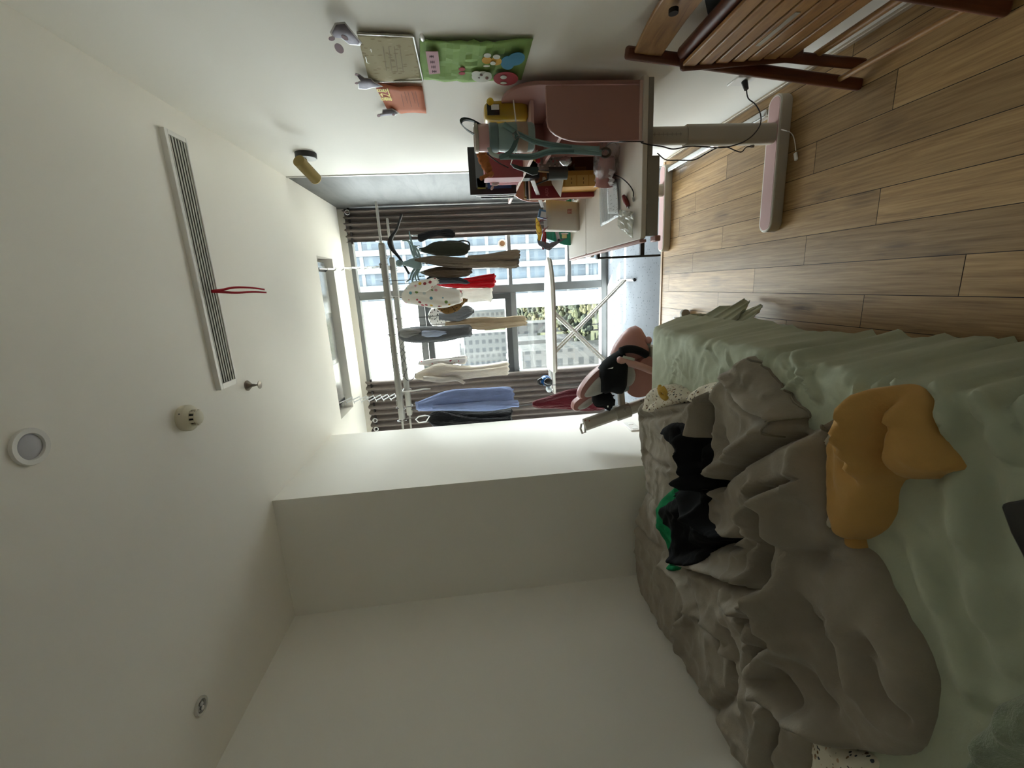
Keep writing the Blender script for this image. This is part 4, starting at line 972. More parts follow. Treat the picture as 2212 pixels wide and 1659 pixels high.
def shelf_things():
    col = lambda h, r=.5: mat(h, r, var=.05)
    # top shelf, near to far
    Y = 2.04; xa, xb, _, _, za, zb = pxbox(1046, 1138, 212, 258, Y, .1)
    t = thing('yellow_box', 'glossy yellow packet with a black and white label on the shelf behind the bottle', 'box', ((xa + xb) / 2, Y + .06, 1.168))
    part('body', MB().ell(((xa + xb) / 2, Y + .06, (1.168 + zb) / 2), ((xb - xa) / 2, .055, (zb - 1.168) / 2), nu=24, nv=14, e=.45), mat('#b4952a', .25, 0, .08), t, angle=60)
    p = hy(1062, 236, Y); part('label', MB().bb(p.x - .022, p.x + .020, Y - .002, Y + .004, p.z - .034, p.z + .020), BLACKP, t)
    p = hy(1068, 234, Y); part('label_print', MB().bb(p.x - .006, p.x + .014, Y - .004, Y + .002, p.z - .020, p.z + .014), WHITE, t)
    p = hy(1059, 220, Y); part('cap', MB().ell(p, (.016, .012, .016), nu=16, nv=10), mat('#cdb02c', .2), t)
    s0, s1 = hy(1109, 216, 2.0), hy(1116, 276, 2.0)
    solo('white_stick', MB().cyl(s0, s1 + Vector((0, 0, 0)), .0028, n=8), WHITE, 'thin white stick lying across the yellow packet', 'stick')
    # water bottle with carrying straps
    c = hy(1075, 298, 1.955); c = Vector((c.x, 1.955, 1.168)); TEAL = mat('#7d9a9a', .7, var=.08); TEALD = mat('#5d7878', .8, var=.08); PK = mat('#cfa0a0', .25, 0, .05)
    b = thing('water_bottle', 'pink-lidded water bottle in a teal strap carrier hanging over the shelf edge', 'bottle', c)
    part('body', MB().lathe([(.050, .0), (.056, .01), (.057, .085), (.055, .13), (.052, .152)], c, n=32), mat('#8fa3a2', .3, 0, .06), b)
    part('picture', MB().lathe([(.0578, .03), (.0578, .075)], c, n=32), mat('#a98f7d', .5, var=.2), b, angle=180)
    part('collar', MB().lathe([(.053, .153), (.056, .158), (.056, .187), (.052, .192)], c, n=32), mat('#6d8284', .35), b)
    part('lid', MB().lathe([(.051, .192), (.053, .20), (.052, .232), (.044, .246), (.0005, .25)], c, n=32), PK, b)
    part('lid_band', MB().lathe([(.0535, .236), (.0565, .240), (.0565, .250), (.050, .254), (.048, .250)], c, n=32), mat('#b8aca4', .25, .3), b)
    hd = [c + Vector(v) for v in ((-.02, -.03, .215), (.0, -.04, .25), (.022, -.04, .285), (.05, -.03, .305), (.066, -.02, .29), (.062, -.015, .255), (.04, -.02, .215))]
    hc = cat_curve(hd, 6); part('handle', MB().loft([[p + Vector((0, dy, 0)) + Vector((dx, 0, dx)) for dx, dy in ((-.004, -.009), (.004, -.009), (.004, .009), (-.004, .009))] for p in hc]), mat('#33403f', .7), b)
    def strap(name, pts, w, m, par, t=.0022):
        cv = cat_curve(pts, 7); rows = []
        for i, p in enumerate(cv):
            d = (cv[min(i + 1, len(cv) - 1)] - cv[max(i - 1, 0)]).normalized(); q = d.cross(Vector((0, 1, .15))).normalized()
            tw = .25 * math.sin(i * .25); q = q * math.cos(tw) + Vector((0, 1, 0)) * math.sin(tw)
            rows.append([p - q * w / 2, p, p + q * w / 2])
        return part(name, MB().sheet(rows), m, par, thick=t, angle=180)
    P = lambda px, py, Y: hy(px, py, Y)
    st = strap('strap', [P(1088, 268, 1.89), P(1118, 288, 1.885), P(1150, 303, 1.88), P(1185, 312, 1.86), P(1235, 318, 1.84), P(1295, 322, 1.82)], .022, TEAL, b)
    strap('strap', [P(1080, 338, 1.89), P(1110, 338, 1.885), P(1150, 338, 1.88), P(1190, 327, 1.85), P(1240, 326, 1.83), P(1300, 330, 1.825)], .024, TEAL, b)
    for q_ in ([P(1118, 288, 1.882), P(1150, 303, 1.877), P(1185, 312, 1.857), P(1235, 318, 1.837)], [P(1100, 338, 1.883), P(1150, 338, 1.877), P(1190, 327, 1.847), P(1240, 326, 1.827)]): strap('strap_stripe', q_, .011, TEALD, b, .001)
    strap('strap', [P(1119, 290, 1.883), P(1112, 312, 1.882), P(1100, 330, 1.885), P(1078, 340, 1.89)], .018, TEALD, b)
    strap('strap', [P(1078, 338, 1.89), P(1062, 332, 1.90), P(1056, 318, 1.90)], .016, mat('#b9c4c2', .3), b)
    part('buckle', MB().tube([P(1108, 290, 1.88), P(1116, 282, 1.88), P(1122, 294, 1.88), P(1112, 302, 1.88)], .004, 6, closed=True), mat('#9a9696', .3), b)
    # black phone-like flap on a cord below the bottle
    cv = cat_curve([P(1052, 332, 1.90), P(1075, 350, 1.93), P(1098, 362, 1.97)], 6)
    k = thing('lanyard_tag', 'dark green tag on a thin black cord hanging from the bottle', 'tag', P(1160, 368, 2.0))
    part('cord', MB().tube(cv, .0022, 6), BLACK, k); part('cord', MB().tube([P(1112, 326, 1.9), P(1108, 340, 1.93), P(1103, 355, 1.97)], .0022, 6), mat('#d8d8d6', .3), k)
    q = [P(*v, 1.99) for v in ((1102, 352), (1130, 360), (1164, 360), (1162, 376), (1150, 378), (1132, 370), (1110, 362))]
    part('flap', MB().prism(q, (0, .010, 0)), mat('#26302b', .5), k, bevel=.003)
    # plush squirrel and pink things on the top shelf
    OR = mat('#a9673a', .95, 0, .15, 40, .6, 140, .004)
    c = P(1055, 345, 2.22); pz = Vector((c.x, 2.22, 1.168))
    ps = thing('plush_toy', 'small orange-brown plush animal lying on the pink binder', 'plush toy', pz)
    m = MB(); rnd = random.Random(3)
    for (px, py, r) in ((1040, 330, .026), (1045, 345, .028), (1050, 358, .024), (1054, 366, .020), (1060, 376, .015)): 
        q = P(px, py, 2.22); m.ell(q, (r, r * .8, r), nu=14, nv=9)
        for j in range(7): m.ell(q + Vector((rnd.uniform(-1, 1), rnd.uniform(-.6, .2), rnd.uniform(-1, 1))) * r * .8, (r * .32,) * 3, nu=7, nv=5)
    part('body', m, OR, ps, angle=80)
    q = P(1048, 381, 2.22); m = MB(); m.tube([P(1058, 377, 2.22), P(1050, 380, 2.215), P(1043, 383, 2.21)], [.007, .010, .008], 9); m.ell(P(1040, 385, 2.21), (.011, .01, .010), nu=12, nv=8); part('paw', m, OR, ps)
    slab('binder', 'pink-red ring binder standing on the top shelf beside the plush', 'binder', 1046, 1092, 334, 384, 2.30, .10, col('#9a4a55'), rise=1.168)
    for i, (yc, h) in enumerate(((2.43, .15), (2.455, .155), (2.48, .15), (2.505, .16), (2.53, .155))):
        t = thing('thin_book', 'thin pink booklet number %s in the row beside the pink binder' % ('one', 'two', 'three', 'four', 'five')[i], 'book', (.63, yc, 1.168), 'thin pink booklets')
        t['label'] = 'thin pink booklet standing in the row between the pink binder and the blue atlas'
        part('cover', MB().bb(.552, .70, yc - .009, yc + .009, 1.168, 1.168 + h), col(('#c46a77', '#d08e96', '#b5525f', '#cf7f88', '#a93848')[i]), t, bevel=.003)
    # white bunny clip
    WB = mat('#dcd2d2', .6)
    q = P(1070, 396, 2.42); bn = thing('bunny_clip', 'little white bunny-shaped clip on the pink booklets', 'clip', q)
    m = MB(); m.ell(q, (.014, .008, .020), nu=14, nv=9); part('body', m, WB, bn)
    for dx in (-.022, .016): part('ear', MB().ell(q + Vector((dx, 0, .018)), (.013, .005, .007), Matrix.Rotation(.6 if dx < 0 else -.6, 3, 'Y'), nu=12, nv=7), WB, bn)
    a, bb_ = hx(1097, 385, .552), hx(1091, 408, .552)
    # blue atlas and dark folders at the far end
    slab('atlas', 'large blue and black picture atlas standing on the top shelf, tallest book', 'book', 1014, 1085, 353, 420, 2.62, .03, col('#1e2226', .35), None, True, rise=1.168, x1=.775, extras=(('cover_picture', (.12, .98, .10, .62), col('#2f5588')), ('cover_map', (.15, .95, .62, .86), col('#77838a')), ('cover_badge', (.12, .35, .66, .84), col('#8d8d4a'))))
    for i, (yc, z, hx_, lb) in enumerate(((2.68, 1.43, '#22262b', 'black folder standing right behind the blue atlas'), (2.72, 1.40, '#b8b9b3', 'pale folder behind the black folder on the top shelf'), (2.765, 1.37, '#4b4d50', 'slim dark grey folder, farthest on the top shelf'))):
        t = thing('folder', lb, 'folder', (.65, yc, 1.168)); part('cover', MB().bb(.535 - i * .004, .77, yc - .013, yc + .013, 1.168, z), col(hx_, .35), t, bevel=.002)
        part('label_holder', MB().bb(.5335 - i * .004, .5348 - i * .004, yc - .008, yc + .008, 1.20, 1.30), WHITEP, t)
    # under the top shelf: dark books, picture box, red and black spines
    slab('black_book', 'thick black book with cream page edges below the pink binder', 'book', 1100, 1145, 345, 385, 2.44, .07, BLACKP, None, True, rise=1.06)
    slab('picture_box', 'orange game box with dog pictures and a dark red band on the shelf', 'box', 1144, 1222, 368, 428, 2.53, .05, col('#8d5a3a', .45), rise=ZD + .0005, x1=.765, extras=(
        ('red_band', (.0, .22, .0, .98), col('#84202c')), ('picture', (.30, .95, .30, .80), m_spots('dog_print', '#a06a44', ['#5c4030', '#c9b9a5', '#8c6a4a', '#d8cfc0'], 22, .42, .2)), ('lettering_panel', (.24, .55, .12, .55), col('#b98a4e'))))
    vs, fs = text_mesh('ASO', .03); bx = bpy.data.objects['picture_box']; ch = bx.children[0]
    xa, xb, ya, yb, za, zb = pxbox(1144, 1222, 368, 428, 2.53, .05); cx = xa + (.765 - xa) * .11
    part('box_lettering', MB().add([Vector((cx + v.x * .8, ya - .0018, za + .11 + v.y * .8)) for v in vs], fs), mat('#c46d70', .5), bx, angle=180)
    spines = (('#7c2230', .026, .30, 'dark red book right behind the dog-picture box'), ('#cbb5a0', .012, .30, 'cream booklet between the dark red and the maroon book'), ('#5f1a22', .022, .31, 'maroon book next to the cream booklet'), ('#1a1b1d', .04, .345, 'tall black book beside the maroon book'), ('#8a8f93', .018, .33, 'grey book beside the tall black book'), ('#3d4248', .02, .36, 'slate book near the far end of the lower row'), ('#cfd0cc', .014, .365, 'white book before the mustard one at the far end'), ('#b0893c', .020, .37, 'mustard book, last of the lower row'))
    y = 2.60
    for i, (hx_, tk, ht, lb) in enumerate(spines):
        t = thing('book', lb, 'book', (.62, y + tk / 2, ZD), 'books in the lower shelf row')
        xf = .535 - .012 * (i % 3)
        c = MB(); c.bb(xf, .76, y, y + .003, ZD + .0005, ZD + ht); c.bb(xf, .76, y + tk - .003, y + tk, ZD + .0005, ZD + ht); c.bb(xf, xf + .003, y, y + tk, ZD + .0005, ZD + ht)
        part('cover', c, col(hx_), t); part('pages', MB().bb(xf + .0035, .757, y + .0033, y + tk - .0033, ZD + .003, ZD + ht - .003), mat('#d9d3c2', .8), t)
        y += tk + .004
    # pens and small things by the divider
    jar = thing('pencil_cup', 'grey pencil cup with pens and a silver bag on the middle of the shelf', 'cup', (.60, 2.33, ZD)); cz = P(1200, 375, 2.33)
    part('cup', MB().lathe([(.030, 0), (.032, .10), (.029, .10), (.027, .006), (.0005, .005)], (cz.x, 2.33, cz.z - .06), n=24), mat('#4c4e4c', .4), jar)
    for i, (h, dx, dy) in enumerate((('#1b1b1d', -.035, .01), ('#c9b48a', .012, .0), ('#30466e', .02, .015))):
        q = Vector((cz.x, 2.33, cz.z - .04)); part('pen', MB().cyl(q, q + Vector((dx * 1.4, dy, .15)), .0045, n=10), mat(h, .4), jar)
    q = P(1222, 348, 2.2); m = MB(); m.ell(q, (.022, .018, .03), nu=14, nv=10)
    for v in m.v: v += Vector((math.sin(v.z * 300 + v.x * 200), 0, math.cos(v.x * 260))) * .003
    solo('foil_packet', m, mat('#cfd2d6', .18, .9, .1, 20, .6, 60, .006), 'crumpled silver foil packet below the teal strap', 'packet', angle=60)
    q = P(1162, 347, 2.3); rd = thing('red_knob_toy', 'small red and yellow toy in the shelf behind the straps', 'toy', q)
    part('body', MB().ell(q, (.014, .012, .013), nu=14, nv=9), mat('#b5202e', .35), rd); part('base', MB().ell(q + Vector((.010, .008, .014)), (.012, .01, .008), nu=12, nv=8), mat('#c9a53a', .5), rd)
    q0 = P(1160, 322, 2.28); part_ = MB().tube(cat_curve([P(1141, 350, 2.2), P(1150, 335, 2.2), P(1160, 326, 2.21)], 6), .009, 8, flat=.4); solo('pink_band', part_, mat('#cfa6a4', .4), 'pale pink band looped inside the shelf', 'band')
    slab('clear_box', 'small clear plastic box of pink and grey bits on the shelf', 'box', 1164, 1198, 332, 366, 2.40 - .07, .05, m_spots('bits', '#a39c98', ['#c27a80', '#d9d4cf', '#6d6a68'], 70, .4, .3), rise=.93)
def desk_things():
    P = lambda px, py, z=ZD: hz(px, py, z)
    # yellow file box with printed front
    a, b = P(1300, 402), P(1300, 345)
    ta = hy(1222, 402, a.y).z
    t = thing('file_box', 'yellow cardboard file box with printed panels standing on the desk', 'box', (a.x + .06, a.y + .1, ZD))
    x0, x1, y0, y1 = a.x + .002, a.x + .082, a.y, a.y + .15
    part('body', MB().bb(x0, x1, y0, y1, ZD + .0005, ZD + .215), mat('#c18f3c', .7, var=.05), t, bevel=.002)
    for k in range(3): part('front_panel', MB().bb(x0 + .004, x0 + .056, y0 - .0014, y0 - .0003, ZD + .010 + k * .066, ZD + .070 + k * .066), mat('#d4ab5c', .7, var=.04), t)
    ln = MB()
    for k in range(3):
        for j in range(2): ln.bb(x0 + .012 + j * .02, x0 + .024 + j * .02, y0 - .0022, y0 - .0015, ZD + .034 + k * .066, ZD + .038 + k * .066)
    part('print_lines', ln, mat('#7a5a26', .7), t)
    part('lid_flap', MB().beam((x0 + .002, y0 + .01, ZD + .217), (x0 + .11, y0 + .12, ZD + .25), .12, .003), mat('#d9cfc6', .6), t)
    # white folders leaning behind it
    for k in range(2):
        m = MB(); yy = y1 + .012 + k * .02; m.prism([(x0 + .00, yy, ZD + .001), (x0 + .13, yy, ZD + .001), (x0 + .13, yy, ZD + .235 + k * .012), (x0 - .02 * k + .01, yy, ZD + .235 + k * .012)], (0, .006, 0))
        solo('paper_folder', m, mat('#c9c9c2', .6), ('white paper folder right behind the yellow file box', 'second white folder behind the yellow file box')[k], 'folder', 'white folders behind the file box', bevel=.001)
    # loose booklet and cable clip by the books
    q = P(1240, 415); bk = thing('booklet', 'white booklet with a grey cover lying in front of the books', 'booklet', q)
    part('pages', MB().box((q.x, q.y + .03, ZD + .008), (.15, .17, .014), Matrix.Rotation(.15, 3, 'Z')), mat('#d8d6cc', .7), bk, bevel=.002)
    part('cover', MB().box((q.x, q.y + .03, ZD + .0165), (.155, .175, .002), Matrix.Rotation(.15, 3, 'Z')), mat('#8f9693', .5), bk)
    q = P(1238, 420, ZD + .02); cl = thing('binder_clip', 'grey metal binder clip on the white booklet', 'clip', (q.x, q.y, ZD + .018))
    part('body', MB().prism([(q.x - .018, q.y, ZD + .018), (q.x + .018, q.y, ZD + .018), (q.x + .004, q.y, ZD + .048), (q.x - .004, q.y, ZD + .048)], (0, .04, 0)), mat('#62676a', .35, .5), cl, bevel=.002)
    part('handle', MB().tube([(q.x - .008, q.y + .02, ZD + .046), (q.x - .012, q.y + .01, ZD + .07), (q.x + .01, q.y + .01, ZD + .072), (q.x + .008, q.y + .02, ZD + .046)], .0015, 6), STEEL, cl)
    # green card triangle
    q = P(1240, 436); solo('green_card', MB().prism([(q.x - .03, q.y, ZD + .0005), (q.x + .03, q.y + .02, ZD + .0005), (q.x + .01, q.y + .01, ZD + .055)], (.0, .012, 0)), mat('#2f9a7c', .6), 'little folded green card beside the paper bag', 'card', bevel=.001)
    # paper carrier bag
    a, b = P(1252, 440), P(1248, 500); w = (b - a); mid = (a + b) / 2
    BG = mat('#cfc9bf', .75, var=.05, bump=.3, bs=18, bd=.01)
    x0, x1 = b.x + .002, a.x + .01; y0 = min(a.y, b.y) + .01; y1 = y0 + .10; H = .215
    t = thing('paper_bag', 'grey-white paper carrier bag with a red stamp and red string handles on the desk', 'bag', ((x0 + x1) / 2, y0 + .05, ZD))
    rows = []
    for i in range(9):
        v = i / 8; z = ZD + .0005 + H * v; g = .008 * math.sin(PI * v); fl = .012 * v; r = []
        for (xx, yy) in ((x0, y0), ((x0 + x1) / 2, y0 - g), (x1, y0), (x1 + .0, (y0 + y1) / 2), (x1, y1), ((x0 + x1) / 2, y1 + g), (x0, y1), (x0 + .012 * v, (y0 + y1) / 2)):
            r.append((xx + (fl if xx > (x0 + x1) / 2 else -fl) * .5 + .018 * v, yy, z + (.006 if i == 8 and xx > .4 else 0)))
        rows.append(r)
    part('body', MB().loft(rows, cap=False), BG, t, thick=.0012, angle=180)
    part('bottom', MB().bb(x0, x1, y0, y1, ZD + .0004, ZD + .002), BG, t)
    cx = (x0 + x1) / 2
    part('stamp', MB().bb(cx + .018, cx + .046, y0 - .0075, y0 - .0062, ZD + .052, ZD + .080), mat('#b0655c', .7), t)
    st = MB()
    for k in range(3): st.bb(cx + .021, cx + .043, y0 - .0084, y0 - .0076, ZD + .056 + k * .008, ZD + .0585 + k * .008)
    st.bb(cx + .031, cx + .033, y0 - .0084, y0 - .0076, ZD + .055, ZD + .078); part('stamp_lines', st, mat('#d8cdc2', .7), t)
    part('oval_print', MB().lathe([(.026, 0), (.026, .001), (.022, .001), (.022, 0)], (x0 - .012, (y0 + y1) / 2, ZD + .09), (-1, 0, .05), 24), mat('#9a7a78', .7), t)
    RS = mat('#8f1f2a', .6)
    for yy, o in ((y0 + .002, 0), (y1 - .002, .01)):
        part('string_handle', MB().tube(cat_curve([(cx - .05, yy, ZD + H - .01), (cx - .045 - .04, yy - .01, ZD + H + .035 + o), (cx - .02, yy - .012, ZD + H + .05 + o), (cx + .0, yy, ZD + H - .01)], 8), .0016, 6), RS, t)
    q = [(cx - .00, y0 + .02), (cx + .045, y0 + .04)]
    pk = thing('blue_packet', 'small blue printed packet poking out of the paper bag', 'packet', (cx + .03, y0 + .05, ZD + .15))
    part('body', MB().box((cx + .022, y0 + .05, ZD + .205), (.055, .02, .12), Matrix.Rotation(.25, 3, 'Y')), mat('#5f86b0', .4, var=.1), pk, bevel=.002)
    part('print', MB().box((cx + .024, y0 + .039, ZD + .225), (.035, .001, .05), Matrix.Rotation(.25, 3, 'Y')), mat('#d5dbe2', .4), pk)
    # yellow and red cloth bundle and green cutting mat behind the bag
    q0 = P(1240, 512)
    m = MB()
    def bundle(pts, r, seed):
        mm = MB(); cv = cat_curve(pts, 7); rn = random.Random(seed)
        rings = []
        for i, p in enumerate(cv):
            k = math.sin(PI * (i + .6) / (len(cv) + .2)); rings.append([p + Vector((math.cos(t) * r * k * (1 + .25 * math.sin(3 * t + i * .3)), math.sin(t) * r * .8 * k, .3 * math.sin(t) * r * k)) for t in np.linspace(0, 2 * PI, 15)[:-1]])
        return mm.loft(rings)
    Yb = 3.06
    tb = thing('cloth_bundle', 'yellow and dark red cloth bundle behind the paper bag', 'cloth', (.30, Yb, ZD))
    part('yellow_cloth', bundle([hy(1158, 470, Yb), hy(1162, 490, Yb), hy(1166, 506, Yb), hy(1162, 520, Yb)], .040, 2), cloth('#d9b234', .1), tb, angle=70)
    part('red_cloth', bundle([hy(1176, 490, Yb + .01), hy(1176, 510, Yb + .01), hy(1174, 526, Yb + .01), hy(1172, 538, Yb + .01)], .036, 4), cloth('#8c1f2a', .05), tb, angle=70)
    part('grey_cloth', bundle([hy(1160, 516, Yb), hy(1166, 526, Yb), hy(1184, 532, Yb), hy(1196, 528, Yb), hy(1222, 515, Yb)], .022, 6), cloth('#6b6a72', .05), tb, angle=70)
    gm = [hy(1178, 502, 3.10), hy(1228, 502, 3.10), hy(1228, 530, 3.10), hy(1182, 514, 3.10)]
    x0, x1 = gm[2].x, gm[0].x; gz = gm[0].z
    g = thing('green_tray', 'green plastic craft tray with a marker standing at the far end of the desk', 'tray', ((x0 + x1) / 2, 3.11, ZD))
    part('panel', MB().prism([(gm[1].x + .03, 3.10, ZD + .0005), (x0, 3.10, ZD + .0005), (x0 + .006, 3.10, ZD + .05), (x0 + .055, 3.10, gz), (gm[1].x + .03, 3.10, gz)], (0, .02, 0)), mat('#1f8a6e', .5, var=.06), g, bevel=.003)
    rb = MB()
    for k in range(7): rb.bb(x0 + .045, gm[1].x + .025, 3.0975, 3.0999, ZD + .02 + k * .024, ZD + .025 + k * .024)
    part('ribs', rb, mat('#187058', .5), g)
    q = hy(1205, 507, 3.07); part('marker', MB().cyl((q.x + .02, 3.10, q.z), (q.x - .035, 3.065, q.z - .004), .013, n=16), mat('#9a8f93', .4), g); part('marker_tip', MB().cyl((q.x - .035, 3.065, q.z - .004), (q.x - .048, 3.057, q.z - .005), .010, n=16), BLACK, g)
    part('sticker', MB().bb(x0 + .05, x0 + .085, 3.096, 3.0975, ZD + .03, ZD + .065), mat('#cdbf86', .6), g)
    # papers, sleeves, pens on the near half of the desk
    def film(name, lab, cat, px, z, m, wob, seed, group=None, n=10):
        a, b, c, e = [P(*q, z) for q in px]; rows = []; rs = np.random.RandomState(seed)
        for i in range(n + 1):
            r = []
            for j in range(n + 1):
                u, v = i / n, j / n; p = a * (1 - u) * (1 - v) + b * u * (1 - v) + c * u * v + e * (1 - u) * v
                r.append(p + Vector((0, 0, wob * (.6 + .6 * rs.rand() if seed < 50 else .5 + .5 * math.sin(3 * u + 4 * v)))))
            rows.append(r)
        return solo(name, MB().sheet(rows), m, lab, cat, group, thick=.0008, angle=25 if seed < 50 else 180)
    film('plastic_sleeve', 'clear plastic sleeve under the printed page on the desk', 'sleeve', ((1296, 388), (1340, 386), (1341, 466), (1297, 490)), ZD + .002, m_film('#c9ced0', .5), .004, 60)
    film('printed_page', 'printed page lying in the clear sleeve on the desk', 'paper', ((1312, 396), (1333, 393), (1338, 462), (1314, 462)), ZD + .009, m_spots('print', '#c4c7c8', ['#9da1a3', '#aeb2b3', '#8f9496'], 60, .3, .3, (3, .4, 1)), .003, 61)
    film('white_cloth', 'thin white bag crumpled next to the clear plastic lump on the desk', 'bag', ((1302, 352), (1338, 368), (1336, 400), (1284, 405)), ZD + .012, mat('#d4cdd2', .6, var=.05), .030, 7)
    film('foil_bag', 'clear crinkled zip bag at the near edge of the desk', 'bag', ((1344, 452), (1374, 458), (1374, 515), (1338, 488)), ZD + .003, m_film('#b9b8a6', .55), .014, 5)
    # lump of clear plastic with a pink tumbler inside
    c = P(1342, 345); 
    cup = thing('pink_tumbler', 'pink ribbed tumbler wrapped in clear plastic on the desk', 'cup', (c.x, c.y, ZD))
    q0 = Vector((c.x + .03, c.y + .06, ZD + .048)); q1 = Vector((c.x - .03, c.y + .10, ZD + .046))
    m = MB()
    m.lathe([(.034, 0), (.040, .02), (.044, .09), (.046, .13), (.040, .132)], q0 + Vector((0, 0, .0)), (-.75, .35, -.03), 28); part('body', m, mat('#b5827e', .4, var=.08), cup)
    m = MB(); m.ell((c.x + .012, c.y + .05, ZD + .055), (.085, .085, .054), nu=20, nv=12, e=.8); rn = np.random.RandomState(4)
    for v in m.v: v += Vector(rn.rand(3) - .5) * .018
    for v in m.v: v.z = max(v.z, ZD + .001)
    solo('plastic_wrap', m, m_film('#a8a4a0', .28), 'crumpled clear plastic around the pink tumbler', 'plastic wrap', angle=15)
    q = P(1352, 434, ZD + .012); pn = thing('pen', 'dark red pen-like stick with a metal tip on the desk', 'pen', (q.x, q.y, ZD))
    a, b = P(1347, 424, ZD + .010), P(1357, 446, ZD + .010)
    part('body', MB().tube([a, (a + b) / 2, b], [.009, .012, .008], 12), mat('#7a2a26', .4), pn); part('tip', MB().cyl(b, b + (b - a).normalized() * .014, .006, .004, 10), STEEL, pn)
    # roll of tape hooked on the desk shelf edge
    c = hy(1307, 330, 1.835); tp = thing('tape_roll', 'small dark ring hanging at the near end of the desk by the strap', 'ring', c)
    part('ring', MB().tube([c + Vector((.016 * math.cos(t), 0, .022 * math.sin(t))) for t in np.linspace(0, 2 * PI, 19)[:-1]], .006, 8, closed=True), mat('#3a2c22', .35), tp)
    # cables
    CB = mat('#1d1413', .5, var=.05)
    o = hx(1612, 186, XR - .03); y_ = 1.80
    out = [hx(1610, 178, XR - .012), hx(1612, 190, XR - .04), hy(1616, 212, 1.95), hy(1632, 226, 1.93), hy(1643, 248, 1.91), hy(1641, 272, 1.90), hy(1622, 296, 1.89), hy(1595, 311, 1.885), hy(1560, 319, 1.885), hy(1520, 317, 1.88), hy(1490, 316, 1.875), hy(1455, 322, 1.86), hy(1432, 317, 1.84), hy(1405, 313, 1.825), hy(1385, 308, 1.826), Vector((.548, 1.832, ZD + .008)), P(1345, 306, ZD + .09), P(1318, 310, ZD + .07), P(1306, 322, ZD + .03), P(1300, 345, ZD + .005), P(1310, 370, ZD + .006), P(1338, 382, ZD + .02), P(1356, 396, ZD + .012), P(1367, 412, ZD + .005), P(1368, 425, ZD + .005)]
    cb = thing('power_cable', 'dark cable running from the wall outlet up over the desk', 'cable', (.6, 1.9, .2))
    part('cord', MB().tube(cat_curve(out, 6), .0026, 7), CB, cb)
    p = hx(1608, 176, XR - .012); part('plug', MB().cyl(p, p + Vector((-.035, -.012, -.004)), .013, .009, 14), BLACK, cb)
    q = P(1368, 427, ZD + .006); part('connector', MB().cyl(q, q + Vector((-.016, -.006, 0)), .005, n=10), STEEL, cb)
    c2 = thing('usb_cable', 'thin dark cable drooping between the desk column and the desk underside', 'cable', (.55, 2.0, .4))
    part('cord', MB().tube(cat_curve([hy(1420, 331, 1.90), hy(1438, 345, 1.93), hy(1465, 346, 1.95), hy(1500, 345, 1.96), hy(1525, 332, 1.95), hy(1548, 320, 1.93), hy(1570, 318, 1.91), hy(1590, 326, 1.90), hy(1602, 328, 1.90), hy(1612, 318, 1.90), hy(1624, 316, 1.90)], 6), .0024, 7), CB, c2)
    q = hy(1628, 315.5, 1.90); part('connector', MB().cyl(hy(1621, 316, 1.90), q, .006, n=10), mat('#6d6a66', .4), c2)
    c3 = thing('charger_cable', 'white charging cable with its plug lying on the floor by the desk foot', 'cable', (.62, 1.9, 0))
    part('cord', MB().tube(cat_curve([hz(1688, 280, .060), hz(1700, 283, .056), hz(1706, 285, .03), hz(1713, 293, .004), hz(1717, 308, .004), hz(1719, 325, .004)], 6), .002, 6), WHITE, c3)
    a, b = hz(1718, 330, .006), hz(1720, 346, .006); part('plug', MB().beam(a, b, .014, .009), WHITE, c3, bevel=.002)
    # silver rail lying on the floor by the wall
    a, b = hz(1424, 384, .022), hz(1520, 300, .022)
    solo('metal_rail', MB().beam(Vector((.728, 3.045, .0225)), Vector((.728, 2.06, .0225)), .034, .045), STEEL, 'silver metal rail lying on the floor under the desk by the wall', 'rail', bevel=.008)
shelf_things(); desk_things()
